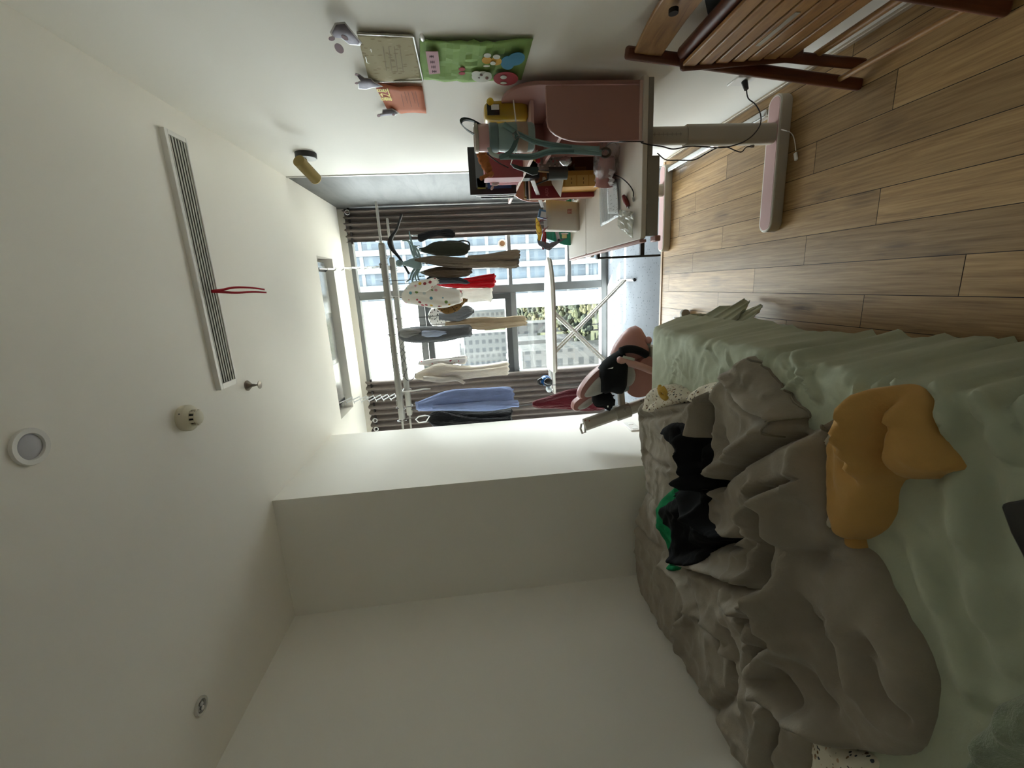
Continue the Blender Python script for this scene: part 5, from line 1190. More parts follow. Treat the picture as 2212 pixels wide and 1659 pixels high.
# ================================================================ balcony: drying rack in its ceiling recess, laundry, ironing board
YF, YR, ZR = 3.75, 4.20, 2.175
def drying_rack():
    r = thing('drying_rack', 'aluminium ceiling drying rack with two rails on scissor arms over the balcony', 'drying rack', (-.38, 3.95, 2.16))
    PL = mat('#c3c5c6', .18, .9, .12, 3)
    part('housing', MB().bb(-1.05, .285, 3.76, 4.05, ZC + .055, ZC + .15), PL, r, bevel=.006)
    for k, (a, b) in enumerate(((-1.0, -.62), (-.58, -.2), (-.16, .25))): part('cover_plate', MB().bb(a, b, 3.78, 4.03, ZC + .049, ZC + .0545), (mat('#d5d6d6', .22, .7), mat('#b4b6b8', .12, .95), mat('#d0d2d2', .2, .8))[k], r, bevel=.002)
    for x in (-.98, .215):
        part('slot', MB().bb(x - .016, x + .016, 3.78, 4.03, ZC + .044, ZC + .0485), BLACK, r)
        if x < 0: pairs, w = 8, .028
        else: pairs, w = 8, .028
        zt, zb = ZC + .045, ZR + .03; h = (zt - zb) / pairs; am = MB(); st = .100 if x < 0 else .085
        for k in range(pairs):
            z0, z1 = zt - k * h, zt - (k + 1) * h
            for s in (1, -1): am.beam((x + .006 * s, 3.95 - st * s, z0), (x + .006 * s, 3.95 + st * s, z1), .0035, .010, (1, 0, 0))
        part('scissor_arm', am, mat('#d9dbdc', .3, .5, .04), r)
        part('clamp', MB().bb(x - .022, x + .022, YF - .03, YR + .03, ZR + .022, ZR + .034), GREYD, r, bevel=.003)
    AL = mat('#9c9b96', .4, .6, .05)
    for y, xa, xb in ((YF, -1.14, .385), (YR, -1.24, .30)):
        rings = [[(x, y + a, ZR + b) for a, b in ((-.034, -.024), (.034, -.024), (.038, 0), (.026, .026), (-.026, .026), (-.038, 0))] for x in (xa, xb)]
        rl = part('rail', MB().loft(rings), AL, r, bevel=.003)
        part('end_cap', MB().bb(xb, xb + .012, y - .028, y + .028, ZR - .02, ZR + .022), GREYD, rl, bevel=.003)
        x2 = .72 if y == YF else .66
        for dy in (-.012, .012): part('pull_out_rod', MB().cyl((xb, y + dy, ZR + .006), (x2, y + dy, ZR + .006), .0095, n=12), mat('#b0afa9', .3, .7), rl)
        part('pull_out_rod', MB().cyl((xa, y, ZR + .004), (xa - .22, y, ZR + .004), .0105, n=12), mat('#8f8d87', .35, .6), rl)
        for k in range(9):
            x = xa + .1 + k * (xb - xa - .2) / 8
            part('hanger_ring', MB().tube([(x + .010 * math.cos(t), y - .004, ZR - .030 + .011 * math.sin(t)) for t in np.linspace(0, 2 * PI, 13)[:-1]], .0028, 6, closed=True), mat('#eef0f0', .3, 0, .02, trans=.3), rl)
drying_rack()

def hook(m, x, y, z_top=None, drop=.07, r=.0028):
    zt = ZR + .024; pts = [(x, y + .034, zt - .02), (x, y + .022, zt + .012), (x, y, zt + .020), (x, y - .022, zt + .012), (x, y - .03, zt - .02), (x, y - .012, zt - .05), (x, y, zt - .06), (x, y, zt - .06 - drop)]
    m.tube(cat_curve(pts, 5), r, 6); return Vector((x, y, zt - .06 - drop))

def drape(m, slices, Y, dep, seed=1, k=5, amp=.12, n=44, per=9, lean=0.0):
    """hanging cloth: closed soft tube with lengthwise creases through slices (photo x, top y, bottom y) in the plane y = Y; dep = half depth"""
    A = cat_curve([hy(s[0], s[1], Y) for s in slices], per); B = cat_curve([hy(s[0], s[2], Y) for s in slices], per)
    D = cat_curve([Vector((s[3] if len(s) > 3 else dep, 0, 0)) for s in slices], per); rnd = random.Random(seed); rings = []
    folds = [(rnd.uniform(0, 2 * PI), rnd.uniform(.10, .26), rnd.uniform(-.9, .9), rnd.uniform(.6, 1.3)) for _ in range(k + 4)]; p1, p2 = rnd.uniform(0, 6), rnd.uniform(0, 6); L = len(A)
    for i, (a, b, d) in enumerate(zip(A, B, D)):
        c, e = (a + b) / 2, (a - b) / 2; R = []; u = i / L; en = min(1, (L - 1 - i) / 3 + .35)
        c = c + e * (.07 * math.sin(u * 7 + p1) + .05 * math.sin(u * 15 + p2)) * en; wd = 1 + .05 * math.sin(u * 11 + p2) * en
        for j in range(n):
            t = 2 * PI * j / n; q = 0
            for ph, wv, dr, s_ in folds:
                x = (t - ph - dr * u * 1.6 - .15 * math.sin(u * 8 + ph) + PI) % (2 * PI) - PI; q += s_ * (math.exp(-(x / wv) ** 2) - .55 * math.exp(-((x - wv * 1.9) / wv) ** 2))
            f = 1 + amp * 2.3 * (min(1, .3 + 1.2 * u)) * max(-.8, min(.6, q)); hz_ = .012 * math.sin(5 * t + p1) if i in (L - 1, L - 2) else 0
            R.append(c + e * math.cos(t) * wd * (1 + (f - 1) * .75) + Vector((0, d.x * math.sin(t) * f + lean * u, hz_)))
        rings.append(R)
    return m.loft(rings)
def garment(name, lab, cat, m, slices, Y, dep, seed, group='laundry on the drying rack', hooks=True, hang=BLACKP, k=5, amp=.12, extra=None, lean=0.0):
    a, b = hy(slices[0][0], slices[0][1], Y), hy(slices[0][0], slices[0][2], Y); top = (a + b) / 2
    t = thing(name, lab, cat, (top.x, Y, top.z), group)
    bd = part('fabric', drape(MB(), slices, Y, dep, seed, k, amp, lean=lean), m, t, angle=80)
    if hooks:
        yr = YF if abs(Y - YF) < abs(Y - YR) else YR
        h = MB(); e = hook(h, top.x, yr, drop=max(.01, ZR - .036 - top.z + .015)); h.tube([e, Vector((top.x, Y, top.z - .012))], .0028, 6); part('hanger', h, hang, t)
    return t, bd, top

def laundry():
    G = 'laundry on the drying rack'
    # empty black hanger turned towards the room
    hn = thing('clothes_hanger', 'empty black plastic hanger near the right end of the rack', 'hanger', (.36, YF, 1.93))
    m = MB(); c0 = hook(m, hy(836, 520, YF).x, YF, drop=.0, r=.0032); part('hook', m, STEEL, hn)
    pts = [hy(868, 463, YF - .02), hy(862, 480, YF - .02), hy(856, 497, YF - .015), hy(846, 512, YF - .01), hy(843, 524, YF), hy(849, 540, YF + .01), hy(862, 556, YF + .02), hy(874, 575, YF + .02), hy(884, 592, YF + .02)]
    cv = cat_curve(pts, 5); part('shoulder', MB().tube(cv, [.012 + .018 * math.exp(-((i - len(cv) * .5) / (len(cv) * .15)) ** 2) for i in range(len(cv))], 12, flat=.8), BLACK, hn)
    # octopus clip hanger
    OC = mat('#7f989a', .45, 0, .06); oc = thing('octopus_hanger', 'grey-blue octopus-shaped sock hanger with clips', 'clip hanger', hy(895, 568, YF))
    m = MB(); hook(m, hy(868, 569, YF).x, YF, drop=.0); part('hook', m, BLACK, oc)
    part('head', MB().ell(hy(862, 569, YF), (.030, .030, .027), nu=20, nv=12), OC, oc)
    m = MB(); a, b = hy(870, 569, YF), hy(906, 569, YF); m.lathe([(.014, 0), (.022, .03), (.038, .07), (.048, .11), (.046, .14), (.034, .158)], a, (b - a).normalized(), 26); part('body', m, OC, oc)
    ten = [[(898, 560), (890, 545), (886, 530), (880, 518)], [(902, 556), (896, 540), (884, 522), (869, 520)], [(897, 553), (891, 530), (886, 512), (884, 500)], [(908, 560), (904, 545), (898, 535), (894, 530)], [(898, 578), (890, 590), (886, 602), (878, 609)], [(904, 580), (893, 596), (891, 612), (892, 624)], [(908, 578), (902, 590), (904, 602), (908, 612)], [(904, 575), (900, 585), (897, 600), (902, 610)]]
    for i, tt in enumerate(ten):
        dy = (.05, -.05)[i % 2] * (.4 + .2 * (i % 3)); cv = cat_curve([hy(px, py, YF + dy * k / 3) for k, (px, py) in enumerate(tt)], 5)
        part('tentacle', MB().tube(cv, [.011 - .006 * k / len(cv) for k in range(len(cv))], 9), OC, oc)
    clips = [(890, 510), (890, 534), (896, 533), (898, 541), (904, 589), (905, 598), (908, 609), (912, 571)]
    for px, py in clips:
        a = hy(px, py, YF - .01); cl = MB(); cl.beam(a, a + Vector((.006, 0, -.045)), .008, .005, (1, 0, 0)); cl.beam(a + Vector((.008, 0, 0)), a + Vector((.0, 0, -.045)), .008, .005, (1, 0, 0)); part('clip', cl, mat('#8fa9ab', .4), oc)
    SO = 'small things clipped to the octopus hanger'
    garment('sock', 'black sock clipped at the right end of the octopus hanger', 'sock', cloth('#26272c'), [(903, 505, 519, .02), (910, 503, 522, .022), (925, 500, 516, .022), (942, 498, 510, .022), (952, 497, 509, .022), (962, 495, 512, .024), (972, 495, 513, .024), (978, 497, 512, .018), (980, 499, 510, .008)], YF, .022, 1, SO, False)
    garment('sock', 'dark olive sock with a loop next to the black sock', 'sock', cloth('#3a3d35'), [(905, 536, 542, .012), (920, 533, 547, .022), (940, 524, 551, .03), (960, 521, 553, .03), (990, 522, 552, .026), (1008, 527, 546, .02), (1013, 530, 540, .008)], YF + .035, .025, 2, SO, False)
    garment('trousers', 'long khaki brown trousers clipped under the octopus body', 'trousers', cloth('#70665a'), [(896, 559, 564, .012), (915, 555, 568, .028), (950, 552, 573, .035), (1000, 555, 577, .035), (1050, 551, 577, .03), (1090, 545, 577, .03), (1112, 541, 575, .028), (1119, 545, 574, .010)], YF - .045, .034, 3, SO, False, k=4, amp=.22)
    garment('shorts', 'brown shorts hanging left of the khaki trousers', 'shorts', cloth('#5a4d40'), [(909, 586, 590, .012), (925, 582, 596, .026), (950, 577, 599, .032), (980, 574, 598, .032), (1008, 573, 594, .028), (1018, 575, 590, .010)], YF + .03, .03, 4, SO, False, k=4, amp=.22)
    kt = bpy.data.objects['trousers']
    for nm, sl in (('trouser_leg', [(1010, 553, 562, .02), (1050, 549, 562, .026), (1090, 543, 561, .028), (1112, 540, 561, .028), (1121, 542, 558, .02)]), ('trouser_leg', [(1000, 563, 578, .02), (1040, 562, 578, .026), (1085, 563, 578, .028), (1110, 564, 578, .028), (1116, 566, 576, .02)])):
        part(nm, drape(MB(), sl, YF - .062, .028, 71, 3, .14), cloth('#7a6f60'), kt, angle=80)
    part('waist_loop', MB().tube(cat_curve([hy(985, 523, YF + .03), hy(1000, 520, YF + .03), hy(1012, 523, YF + .03), hy(1014, 532, YF + .03), hy(1008, 540, YF + .03)], 5), .006, 8), cloth('#33352e'), bpy.data.objects['sock.001'])
    # red skirt under a navy top, pleated skirt
    garment('red_dress', 'bright red dress hanging behind the navy top', 'dress', cloth('#b3101f', .25), [(930, 606, 612, .012), (945, 603, 617, .03), (975, 602, 620, .04), (1010, 600, 621, .045), (1050, 594, 620, .05), (1066, 592, 618, .05), (1069, 596, 616, .02)], YR - .06, .045, 5, G, True)
    garment('navy_top', 'navy top hanging in front of the red dress', 'top', cloth('#3d4149'), [(922, 600, 606, .012), (932, 597, 613, .026), (960, 597, 613, .032), (990, 600, 613, .03), (1008, 606, 614, .02), (1012, 609, 613, .008)], YF + .05, .03, 6, G, True)
    garment('pleated_skirt', 'white pleated skirt hanging low in the middle of the rack', 'skirt', cloth('#d9d6d0', .35), [(968, 632, 640, .02), (985, 625, 648, .04), (1010, 622, 650, .05), (1040, 621, 651, .055), (1058, 621, 651, .055), (1062, 624, 648, .03)], YR - .02, .05, 7, G, True, k=9, amp=.14)
    # dotted pyjama shirt seen from the side, with a bent sleeve
    DOT = m_spots('dotted_cotton', '#dedbd4', ['#c9a23c', '#b5505c', '#5f93a6', '#6f8a4c', '#c58f98', '#8a4049'], 21, .27, .22)
    t, bd, tp = garment('pyjama_shirt', 'white pyjama shirt with coloured dots, frontmost garment on the rack', 'shirt', DOT, [(868, 634, 646, .015), (878, 620, 656, .05), (895, 612, 660, .075), (930, 614, 663, .08), (965, 622, 664, .08), (990, 625, 656, .075), (997, 628, 652, .03)], YF - .05, .075, 8, G, True, WHITEP, k=5, amp=.08)
    sl = drape(MB(), [(880, 617, 630, .03), (905, 607, 630, .045), (925, 601, 628, .048), (940, 600, 616, .045), (946, 604, 612, .02)], YF - .12, .045, 9, 4, .08); part('sleeve', sl, DOT, t, angle=80)
    LEO = m_spots('leopard_cloth', '#7a5f3a', ['#2b2018', '#3a2b1c', '#20180f'], 55, .32, .3)
    garment('leopard_scarf', 'small leopard print cloth poking out left of the dotted shirt', 'scarf', LEO, [(945, 658, 668, .015), (960, 657, 676, .03), (975, 655, 676, .032), (990, 650, 670, .03), (1002, 645, 656, .022), (1008, 646, 652, .01)], YF + .03, .03, 10, G, False)
    garment('grey_shorts', 'looped grey garment hanging left of the leopard cloth', 'shorts', cloth('#6d7073'), [(948, 676, 690, .02), (965, 672, 692, .04), (985, 668, 692, .045), (1005, 663, 688, .04), (1018, 666, 680, .03), (1022, 669, 675, .01)], YR - .05, .04, 11, G, True, k=4, amp=.2)
    BW = m_spots('black_white_print', '#d8d8d4', ['#2c2c2e', '#3f3f42', '#1e1e20'], 60, .36, .35)
    garment('printed_blouse', 'black and white printed top beside the tan trousers', 'blouse', BW, [(925, 678, 690, .012), (932, 668, 700, .03), (945, 664, 704, .04), (960, 668, 704, .04), (972, 676, 700, .03), (977, 682, 694, .01)], YR + .10, .03, 12, G, True)
    garment('tan_trousers', 'long tan trousers hanging beside the grey hoodie', 'trousers', cloth('#a3927a', .15), [(962, 696, 704, .012), (975, 694, 706, .03), (1000, 690, 708, .036), (1040, 685, 710, .036), (1080, 686, 707, .03), (1115, 683, 705, .03), (1132, 684, 703, .028), (1137, 688, 702, .01)], YR - .03, .034, 13, G, True, k=4, amp=.2)
    t, bd, tp = garment('hoodie', 'dark grey hoodie with a pale blue print left of the tan trousers', 'hoodie', cloth('#63666a'), [(861, 716, 728, .015), (872, 708, 736, .05), (895, 707, 739, .07), (930, 706, 738, .075), (970, 705, 736, .075), (1005, 703, 730, .07), (1015, 703, 727, .05), (1018, 706, 724, .02)], YF, .07, 14, G, True, k=5, amp=.10)
    part('hood', drape(MB(), [(864, 712, 726, .03), (880, 709, 730, .06), (905, 710, 722, .05), (912, 712, 716, .01)], YF - .03, .06, 15, 4, .1), cloth('#8d8e8e'), t, angle=80)
    part('print', drape(MB(), [(911, 716, 726, .01), (925, 714, 728, .02), (945, 715, 727, .02), (962, 716, 722, .012)], YF - .072, .015, 16, 4, .15), cloth('#a9b6cf'), t, angle=80)
    garment('strappy_top', 'white top with red dots hanging by the wire hangers', 'top', m_spots('red_dots', '#dcd9d6', ['#a8324a', '#b8445a'], 34, .25, .55), [(905, 780, 788, .012), (930, 776, 790, .03), (960, 774, 788, .032), (990, 770, 786, .032), (1004, 768, 784, .03), (1008, 771, 781, .01)], YR + .03, .03, 17, G, True, WHITEP)
    t, bd, tp = garment('cream_shirt', 'cream long-sleeved shirt hanging left of the red-dotted top', 'shirt', cloth('#cfc6b8', .2), [(896, 808, 817, .015), (915, 797, 822, .05), (945, 786, 824, .07), (970, 787, 822, .07), (1010, 790, 815, .065), (1060, 786, 812, .06), (1092, 782, 810, .06), (1098, 785, 806, .02)], YR - .02, .065, 18, G, True, WHITEP, k=5, amp=.12)
    part('sleeve', drape(MB(), [(915, 812, 822, .03), (950, 814, 826, .04), (985, 815, 824, .038), (1000, 822, 829, .03), (1003, 825, 828, .01)], YR - .10, .04, 19, 4, .1), cloth('#c9c1b6', .2), t, angle=80)
    t, bd, tp = garment('blue_shirt', 'blue button shirt hanging near the left end of the rack', 'shirt', cloth('#8292bd', .15), [(899, 871, 884, .02), (906, 866, 885, .05), (930, 856, 886, .075), (970, 846, 886, .085), (1020, 842, 885, .09), (1070, 839, 884, .09), (1100, 838, 880, .085), (1108, 841, 872, .04)], YF, .085, 20, G, True, BLACKP, k=6, amp=.10)
    part('collar', MB().tube(cat_curve([hy(899, 868, YF - .03), hy(902, 880, YF - .05), hy(906, 886, YF - .02)], 6), [.012] * 13, 8), cloth('#8898c2'), t)
    part('sleeve', drape(MB(), [(935, 876, 886, .03), (1000, 870, 886, .04), (1060, 866, 884, .042), (1100, 866, 880, .04), (1118, 866, 880, .035), (1119, 869, 878, .01)], YF - .10, .04, 21, 4, .12), cloth('#8898c2', .12), t, angle=80)
    garment('black_coat', 'long black coat at the left end of the rack partly behind the pier', 'coat', cloth('#131315'), [(922, 898, 908, .02), (940, 890, 922, .07), (980, 886, 930, .10), (1040, 885, 930, .11), (1095, 884, 925, .11), (1105, 885, 922, .05)], YR - .05, .10, 22, G, True)
    # wire hangers
    for i, (px, py, s) in enumerate(((884, 752, 1), (880, 766, -1), (886, 778, 1), (888, 790, -1))):
        w_ = thing('wire_hanger', 'one of the empty thin wire hangers tangled right of the cream shirt', 'hanger', hy(px, py, YF), 'empty wire hangers')
        m = MB(); c = hook(m, hy(866, py - 3, YF).x, YF, drop=.01, r=.0019)
        a = .6 + .35 * i; dx, dy = math.sin(a) * .14, math.cos(a) * .12
        m.tube([c, c + Vector((dx, dy, -.07 - .02 * i)), c + Vector((dx * .9, dy * .9, -.085 - .02 * i)), c + Vector((-dx * .8, -dy * .8, -.10 + .03 * i)), c + Vector((-dx * .85, -dy * .85, -.085 + .03 * i)), c], .0019, 6)
        part('wire', m, mat('#3a3a3c', .4, .5), w_)
    m = MB(); m.tube(cat_curve([hy(870, 783, YF), hy(872, 800, YF), hy(876, 818, YF), hy(886, 822, YF), (hy(896, 812, YF)), hy(906, 780, YF), hy(914, 752, YF)], 6), .0030, 7)
    solo('hook_hanger', m, BLACKP, 'thick black wire hook hanger hooked in front of the cream shirt', 'hanger')
    # white hanger loop at the far left and a clip strip
    wl = thing('white_hanger', 'white plastic hanger loop at the left end of the rack', 'hanger', hy(905, 906, YF))
    part('loop', MB().tube([hy(898, 906, YF), hy(904, 900, YF), hy(918, 897, YF), hy(928, 899, YF), hy(920, 911, YF), (hy(905, 913, YF))], .006, 8, closed=True), WHITE, wl)
    m = MB(); hook(m, hy(898, 906, YF).x, YF, drop=.0); part('hook', m, STEEL, wl)
    m = MB(); m.tube(cat_curve([Vector((hy(885, 845, YF).x, YF, ZR - .02)), hy(900, 843, YF), hy(915, 840, YF), (hy(930, 840, YF))], 5), [.004, .006, .007, .007, .007, .007, .007, .007, .007, .007, .007, .007, .007, .006, .005, .004], 7); solo('hang_strap', m, mat('#d6d4ce', .5), 'short white strap hanging from the rack before the blue shirt', 'strap')
    # dark red jacket lower down, on a hook pole
    t, bd, tp = garment('red_jacket', 'dark red jacket hanging low by the left curtain behind the pink chair', 'jacket', cloth('#430811', .03), [(1150, 869, 877, .02), (1162, 863, 880, .04), (1190, 855, 882, .06), (1230, 846, 884, .07), (1270, 842, 884, .07), (1300, 842, 884, .07), (1310, 846, 880, .04)], 3.98, .08, 23, G, False)
    m = MB(); m.tube([Vector((tp.x, 3.98, tp.z - .02)), hy(1130, 876, 3.98), hy(1105, 878, 4.0), Vector((hy(1105, 878, 4.0).x, 4.18, ZR))], .0045, 8); part('hanger_pole', m, BLACK, t)
laundry()

def ironing():
    W1 = mat('#dcdad2', .8, var=.04); LEGM = mat('#c2bfb8', .4, .3, .04)
    # board lies along the window, tip to the right
    Yc = 3.98; a, b = hy(1181, 556, Yc), hy(1191, 800, Yc); z = .715; xt, xe = a.x, b.x
    t = thing('ironing_board', 'white ironing board standing open in front of the window', 'ironing board', (-.35, Yc, ZB))
    P = [(xe, Yc - .17), (xe, Yc + .17)] ; hw = .175; N_ = 16
    up = [(xt - .40 * (1 - math.cos(s)) ** .8 * 1.0, Yc + hw * math.sin(s) ** .9) for s in np.linspace(0, PI / 2, N_)]
    top = [(x, y) for x, y in up] + [(xe + .02, Yc + hw), (xe, Yc + hw - .02)]
    poly = top + [(x, 2 * Yc - y) for x, y in reversed(top)][:-1]
    part('cover', MB().prism([(x, y, z) for x, y in poly], (0, 0, .028)), W1, t, bevel=.010, bseg=3)
    part('board_rim', MB().prism([(x + (.01 if x < 0 else -.01), Yc + (y - Yc) * .95, z - .014) for x, y in poly], (0, 0, .0135)), mat('#8b8478', .6), t)
    # legs
    f0 = hz(1350, 610, ZB + .015); yl = Yc
    for dy in (-.05, .05): part('leg', MB().tube([(hy(1203, 762, Yc).x, Yc + dy, z - .015), (f0.x + .02, yl + dy * .5, ZB + .03)], .011, 10), LEGM, t)
    part('foot_bar', MB().tube([(f0.x + .02, Yc - .17, ZB + .014), (f0.x + .02, Yc + .17, ZB + .014)], .012, 10), LEGM, t)
    for s in (-1, 1): part('foot_cap', MB().cyl((f0.x + .02, Yc + s * .165, ZB + .014), (f0.x + .02, Yc + s * .205, ZB + .014), .0145, n=14), BLACK, t)
    f1x = hy(1318, 795, Yc).x
    for dy in (-.10, .10): part('leg', MB().tube([(hy(1199, 672, Yc).x, Yc + dy, z - .015), (f1x - .13, Yc + dy * 1.3, ZB + .02)], .012, 10), LEGM, t)
    part('foot_bar', MB().tube([(f1x - .13, Yc - .19, ZB + .014), (f1x - .13, Yc + .19, ZB + .014)], .012, 10), LEGM, t)
    rs = MB(); rs.bb(xe - .21, xe, Yc - .13, Yc - .115, z + .0, z + .018); rs.bb(xe - .21, xe, Yc + .115, Yc + .13, z, z + .018); rs.bb(xe - .21, xe - .195, Yc - .13, Yc + .13, z, z + .018); rs.bb(xe - .20, xe, Yc - .06, Yc - .05, z, z + .014); rs.bb(xe - .20, xe, Yc + .05, Yc + .06, z, z + .014)
    part('iron_rest', rs, mat('#e3e2dd', .4), t, bevel=.003)
    # steam iron on the rest
    ix = xe - .095; ir = thing('steam_iron', 'blue and black steam iron standing on the end of the ironing board', 'iron', (ix, Yc, z + .0185))
    zb = z + .019; BL = mat('#1d4f86', .15, .3, .1); BK = mat('#101114', .3)
    part('body', MB().ell((ix + .0, Yc - .02, zb + .055), (.052, .07, .052), nu=24, nv=14, e=.85), BL, ir)
    part('heel', MB().ell((ix - .004, Yc - .085, zb + .045), (.045, .02, .042), nu=20, nv=12), BK, ir)
    part('handle', MB().tube(cat_curve([(ix - .03, Yc - .06, zb + .09), (ix - .02, Yc - .06, zb + .125), (ix + .015, Yc - .055, zb + .135), (ix + .03, Yc - .05, zb + .10)], 6), .012, 10), BK, ir)
    part('water_tank', MB().ell((ix - .085, Yc - .03, zb + .030), (.035, .06, .029), nu=20, nv=12), mat('#c9d0d2', .15), ir)
    cd = thing('iron_cord', 'thin black iron cord running from the iron down along the curtain', 'cord', (ix, Yc - .1, z))
    part('cord', MB().tube(cat_curve([(ix, Yc - .10, zb + .09), (ix - .0, Yc - .2, zb + .06), (ix + .0, Yc - .235, zb - .05), (ix - .005, Yc - .235, zb - .25), (ix - .0, Yc - .22, zb - .45), (ix + .02, Yc - .2, ZB + .01)], 7), .0035, 7), BLACK, cd)
    # small sticker on the right pane
    p = hy(1085, 526, YW - .012); s = thing('window_sticker', 'small white and brown round sticker on the right window pane', 'sticker', p)
    part('backing', MB().cyl(p, p + Vector((0, .006, 0)), .045, n=24), WHITE, s); part('print', MB().cyl(p + Vector((0, -.002, 0)), p, .028, n=20), mat('#8f6a48', .6), s)
ironing()

# ================================================================ pink swivel chair between the bed and the pier
def pink_chair():
    Y = 2.72; P = lambda px, py, y=Y: hy(px, py, y)
    GR = mat('#a39c90', .5, 0, .05); GC = mat('#a9a9a4', .85, 0, .05, 12, .2, 120); PK = mat('#b07f79', .4, 0, .04); CG = mat('#9b9fa0', .8, 0, .05)
    t = thing('study_chair', 'pink and grey study chair with a split backrest behind the bed end', 'chair', (-.62, Y, 0))
    # slanting back post with a loop on its top
    a, b = P(1262, 918), P(1420, 862)
    d = (b - a).normalized(); n_ = Vector((0, 1, 0)).cross(d)
    part('back_post', MB().loft([[q + n_ * u * .042 + Vector((0, v * .030, 0)) for u, v in ((-1, -.5), (-.6, -1), (.6, -1), (1, -.5), (1, .5), (.6, 1), (-.6, 1), (-1, .5))] for q in (a, a.lerp(b, .5), b)]), GR, t, bevel=.006)
    e = a.lerp(b, .52); part('slide_collar', MB().loft([[q + n_ * u * .052 + Vector((0, v * .038, 0)) for u, v in ((-1, -.5), (-.6, -1), (.6, -1), (1, -.5), (1, .5), (.6, 1), (-.6, 1), (-1, .5))] for q in (e - d * .055, e + d * .055)]), mat('#958e82', .5), t, bevel=.006)
    part('collar_knob', MB().cyl(e + Vector((.02, -.036, 0)) + d * .02, e + Vector((.02, -.06, 0)) + d * .02, .024, n=20), mat('#8c857a', .5), t, bevel=.003)
    lp = [P(1256, 916), P(1254, 926), P(1258, 936), P(1264, 934), P(1264, 922), P(1262, 914)]
    part('loop', MB().tube(lp, .0075, 8, closed=True), GR, t)
    for k in range(3): q = P(1385 + k * 7, 866 - k * 2, Y - .032); part('height_notch', MB().box(q, (.006, .003, .016)), BLACK, t)
    for px, py in ((1264, 908), (1273, 909)): part('print_mark', MB().box(P(px, py, Y - .0315), (.010, .002, .008)), mat('#7a3b28', .6), t)
    part('bracket_arm', MB().beam(e, P(1340, 838, Y + .02), .05, .04), GR, t, bevel=.008)
    # two back pads: pink shells with grey cushions facing the desk (towards +x), tilted
    def pad(pts_shell, pts_cush, y, dpt):
        sh = MB(); R = []
        for s_, yy in ((.86, y + dpt), (1.0, y + dpt * .6), (1.0, y - dpt * .2), (.93, y - dpt * .7)):
            c = sum((P(*q, y) for q in pts_shell), Vector()) / len(pts_shell); R.append([c + (P(*q, y) - c) * s_ + Vector((0, yy - y, 0)) for q in chaikin(pts_shell, 2)])
        p_ = part('back_shell', sh.loft(R), PK, t, angle=60)
        cu = MB(); R = []
        for s_, yy in ((1.0, y - dpt * .55), (1.0, y - dpt * .95), (.85, y - dpt * 1.25), (.5, y - dpt * 1.4)):
            c = sum((P(*q, y) for q in pts_cush), Vector()) / len(pts_cush); R.append([c + (P(*q, y) - c) * s_ + Vector((0, yy - y, 0)) for q in chaikin(pts_cush, 2)])
        part('cushion', cu.loft(R), GC, p_, angle=60)
    pad([(1246, 856), (1252, 836), (1272, 810), (1296, 790), (1325, 775), (1345, 790), (1340, 830), (1310, 842), (1276, 852), (1254, 862)], [(1256, 856), (1266, 838), (1286, 815), (1300, 806), (1330, 800), (1340, 820), (1312, 840), (1280, 852)], Y - .02, .05)
    pad([(1234, 878), (1238, 866), (1262, 850), (1290, 838), (1320, 838), (1320, 866), (1284, 862), (1264, 876), (1246, 887), (1236, 885)], [(1242, 880), (1258, 866), (1276, 854), (1284, 858), (1276, 868), (1256, 882)], Y + .10, .045)
    # curved seat shell with cushion, and the far wing of the seat
    sh = MB(); R = []
    for s_, yy in ((.55, .10), (.85, .06), (1.0, -.02), (1.0, -.06)):
        pts = chaikin([(1345, 842), (1352, 812), (1372, 780), (1398, 760), (1412, 800), (1408, 836), (1388, 852), (1364, 855)], 2); c = sum((P(*q) for q in pts), Vector()) / len(pts); R.append([c + (P(*q) - c) * s_ + Vector((0, yy, 0)) for q in pts])
    part('seat_shell', sh.loft(R), PK, t, angle=60)
    part('seat_cushion', MB().ell(P(1355, 812, Y - .06), (.075, .04, .055), nu=24, nv=12), GC, t); part('seat_cushion', MB().ell(P(1348, 838, Y - .05), (.028, .03, .035), nu=18, nv=10), CG, t)
    wing = MB(); R = []
    for px, y0, y1, dd in ((1318, 765, 790, .02), (1330, 742, 792, .07), (1345, 722, 790, .09), (1360, 708, 785, .10), (1373, 703, 778, .10), (1382, 708, 776, .095), (1390, 722, 774, .085), (1396, 738, 774, .06)):
        A, B = P(px, y0, Y + .05), P(px, y1, Y + .05); c = (A + B) / 2; ee = (A - B) / 2
        R.append([c + ee * math.cos(2 * PI * k / 24) + Vector((0, dd * math.sin(2 * PI * k / 24) * (1 + .12 * math.cos(6 * PI * k / 24)), 0)) for k in range(24)])
    part('seat_wing', wing.loft(R), PK, t, angle=75)
    q = P(1400, 735, Y - .02); part('armrest_end', MB().ell(q, (.026, .03, .024), nu=18, nv=12), PK, t); part('armrest_stem', MB().tube([q, P(1398, 752, Y), P(1412, 760, Y)], [.022, .024, .024], 12), mat('#8f9596', .5), t)
    # arm pad in front
    arm = cat_curve([P(1333, 776, Y - .14), P(1350, 782, Y - .14), P(1380, 790, Y - .14), P(1412, 803, Y - .14)], 6)
    part('arm_pad', MB().tube(arm, [.012] + [.024] * (len(arm) - 2) + [.02], 14, flat=1), mat('#c59a92', .5), t)
    part('mechanism', MB().bb(-.82, -.45, Y - .06, Y + .10, .24, .30), GR, t, bevel=.01)
    part('gas_column', MB().cyl((-.60, Y, .07), (-.60, Y, .26), .028, n=18), GR, t)
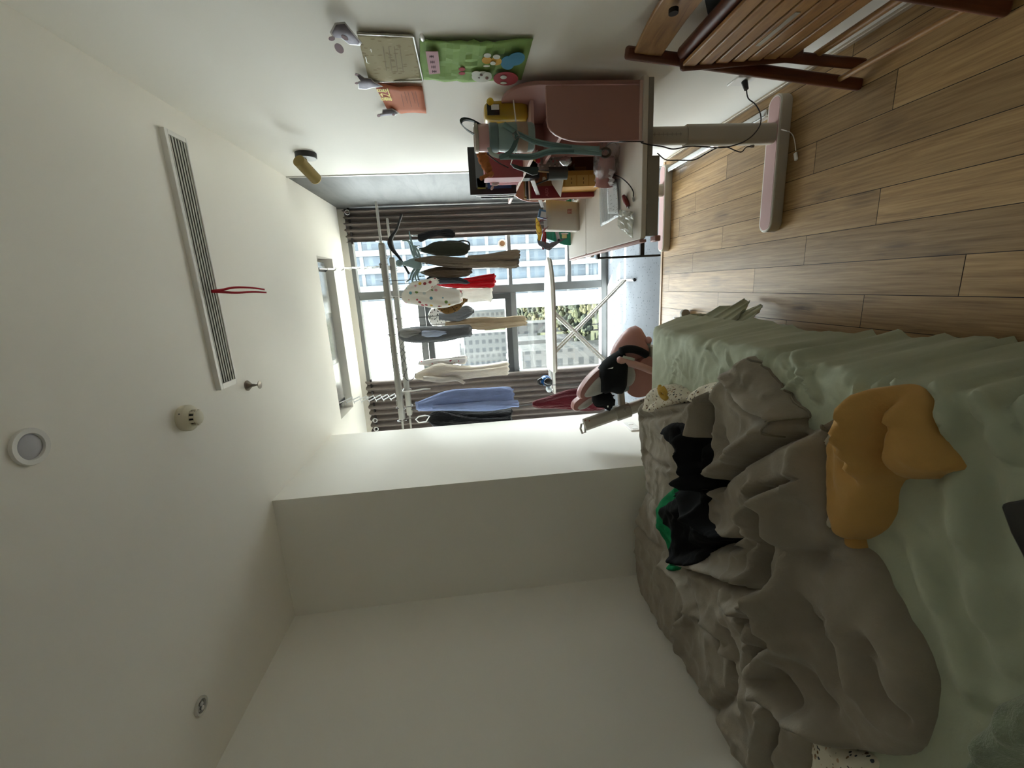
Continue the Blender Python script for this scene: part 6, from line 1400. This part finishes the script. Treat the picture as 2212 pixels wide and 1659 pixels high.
    # star base: one leg shows beyond the bed end
    for k in range(5):
        a_ = math.radians(4 + 72 * k); en = Vector((-.60 + .33 * math.cos(a_), Y + .30 * math.sin(a_), .072))
        part('base_leg', MB().tube([(-.60, Y, .085), (-.60 + .2 * math.cos(a_), Y + .18 * math.sin(a_), .084), en], [.040, .040, .037], 14), mat('#d5d2cc', .4), t)
        c = en + Vector((.02 * math.cos(a_), .02 * math.sin(a_), -.04)); cs = part('caster', MB().cyl(c + Vector((-.014 * math.sin(a_), .014 * math.cos(a_), 0)), c - Vector((-.014 * math.sin(a_), .014 * math.cos(a_), 0)), .031, n=20), mat('#8f8a80', .5), t, bevel=.003)
    # black jacket thrown over the backrest
    BKC = mat('#191a1c', .9, 0, .12, 14, .4, 60, .004, 0, 0, .12)
    j = thing('black_sports_jacket', 'black jacket with a small white tick mark hung over the pink chair', 'jacket', P(1330, 820, Y - .1))
    m = MB(); R = []
    for px, y0, y1, y2 in ((1296, 792, 846, .075), (1306, 780, 850, .09), (1318, 770, 846, .10), (1330, 762, 850, .105), (1340, 756, 850, .10), (1346, 758, 840, .085)):
        A, B = P(px, y0, Y - .07), P(px, y1, Y - .07); c = (A + B) / 2; ee = (A - B) / 2
        R.append([c + ee * math.copysign(abs(math.cos(2 * PI * k / 28)) ** .8, math.cos(2 * PI * k / 28)) + Vector((0, y2 * math.sin(2 * PI * k / 28) * (1 + .08 * math.sin(5 * 2 * PI * k / 28 + px)), 0)) for k in range(28)])
    part('body', m.loft(R), BKC, j, angle=70)
    part('sleeve', drape(MB(), [(1280, 852, 868, .02), (1286, 845, 876, .05), (1300, 845, 880, .055), (1316, 848, 882, .05), (1324, 855, 876, .02)], Y - .02, .05, 31, 4, .15), BKC, j, angle=80)
    part('collar_band', MB().tube(cat_curve([P(1338, 760, Y - .13), P(1356, 754, Y - .12), P(1378, 757, Y - .10), P(1400, 768, Y - .08)], 6), [.010] + [.026] * 17 + [.010], 12), BKC, j)
    tk = [P(*q, Y - .178) for q in ((1313, 797), (1319, 795), (1325, 793), (1323.5, 796.5), (1319, 796.5))]
    part('tick_mark', MB().prism(tk, (0, .003, 0)), WHITE, j)
    part('care_label', MB().prism([P(*q, Y - .158) for q in ((1347, 768), (1372, 774), (1370, 780), (1344, 773))], (0, .002, 0)), mat('#b9bdb4', .7), j)
    part('zip_pull', MB().box(P(1313, 878, Y - .07), (.012, .004, .008)), mat('#f0f0ee', .2), j)
pink_chair()
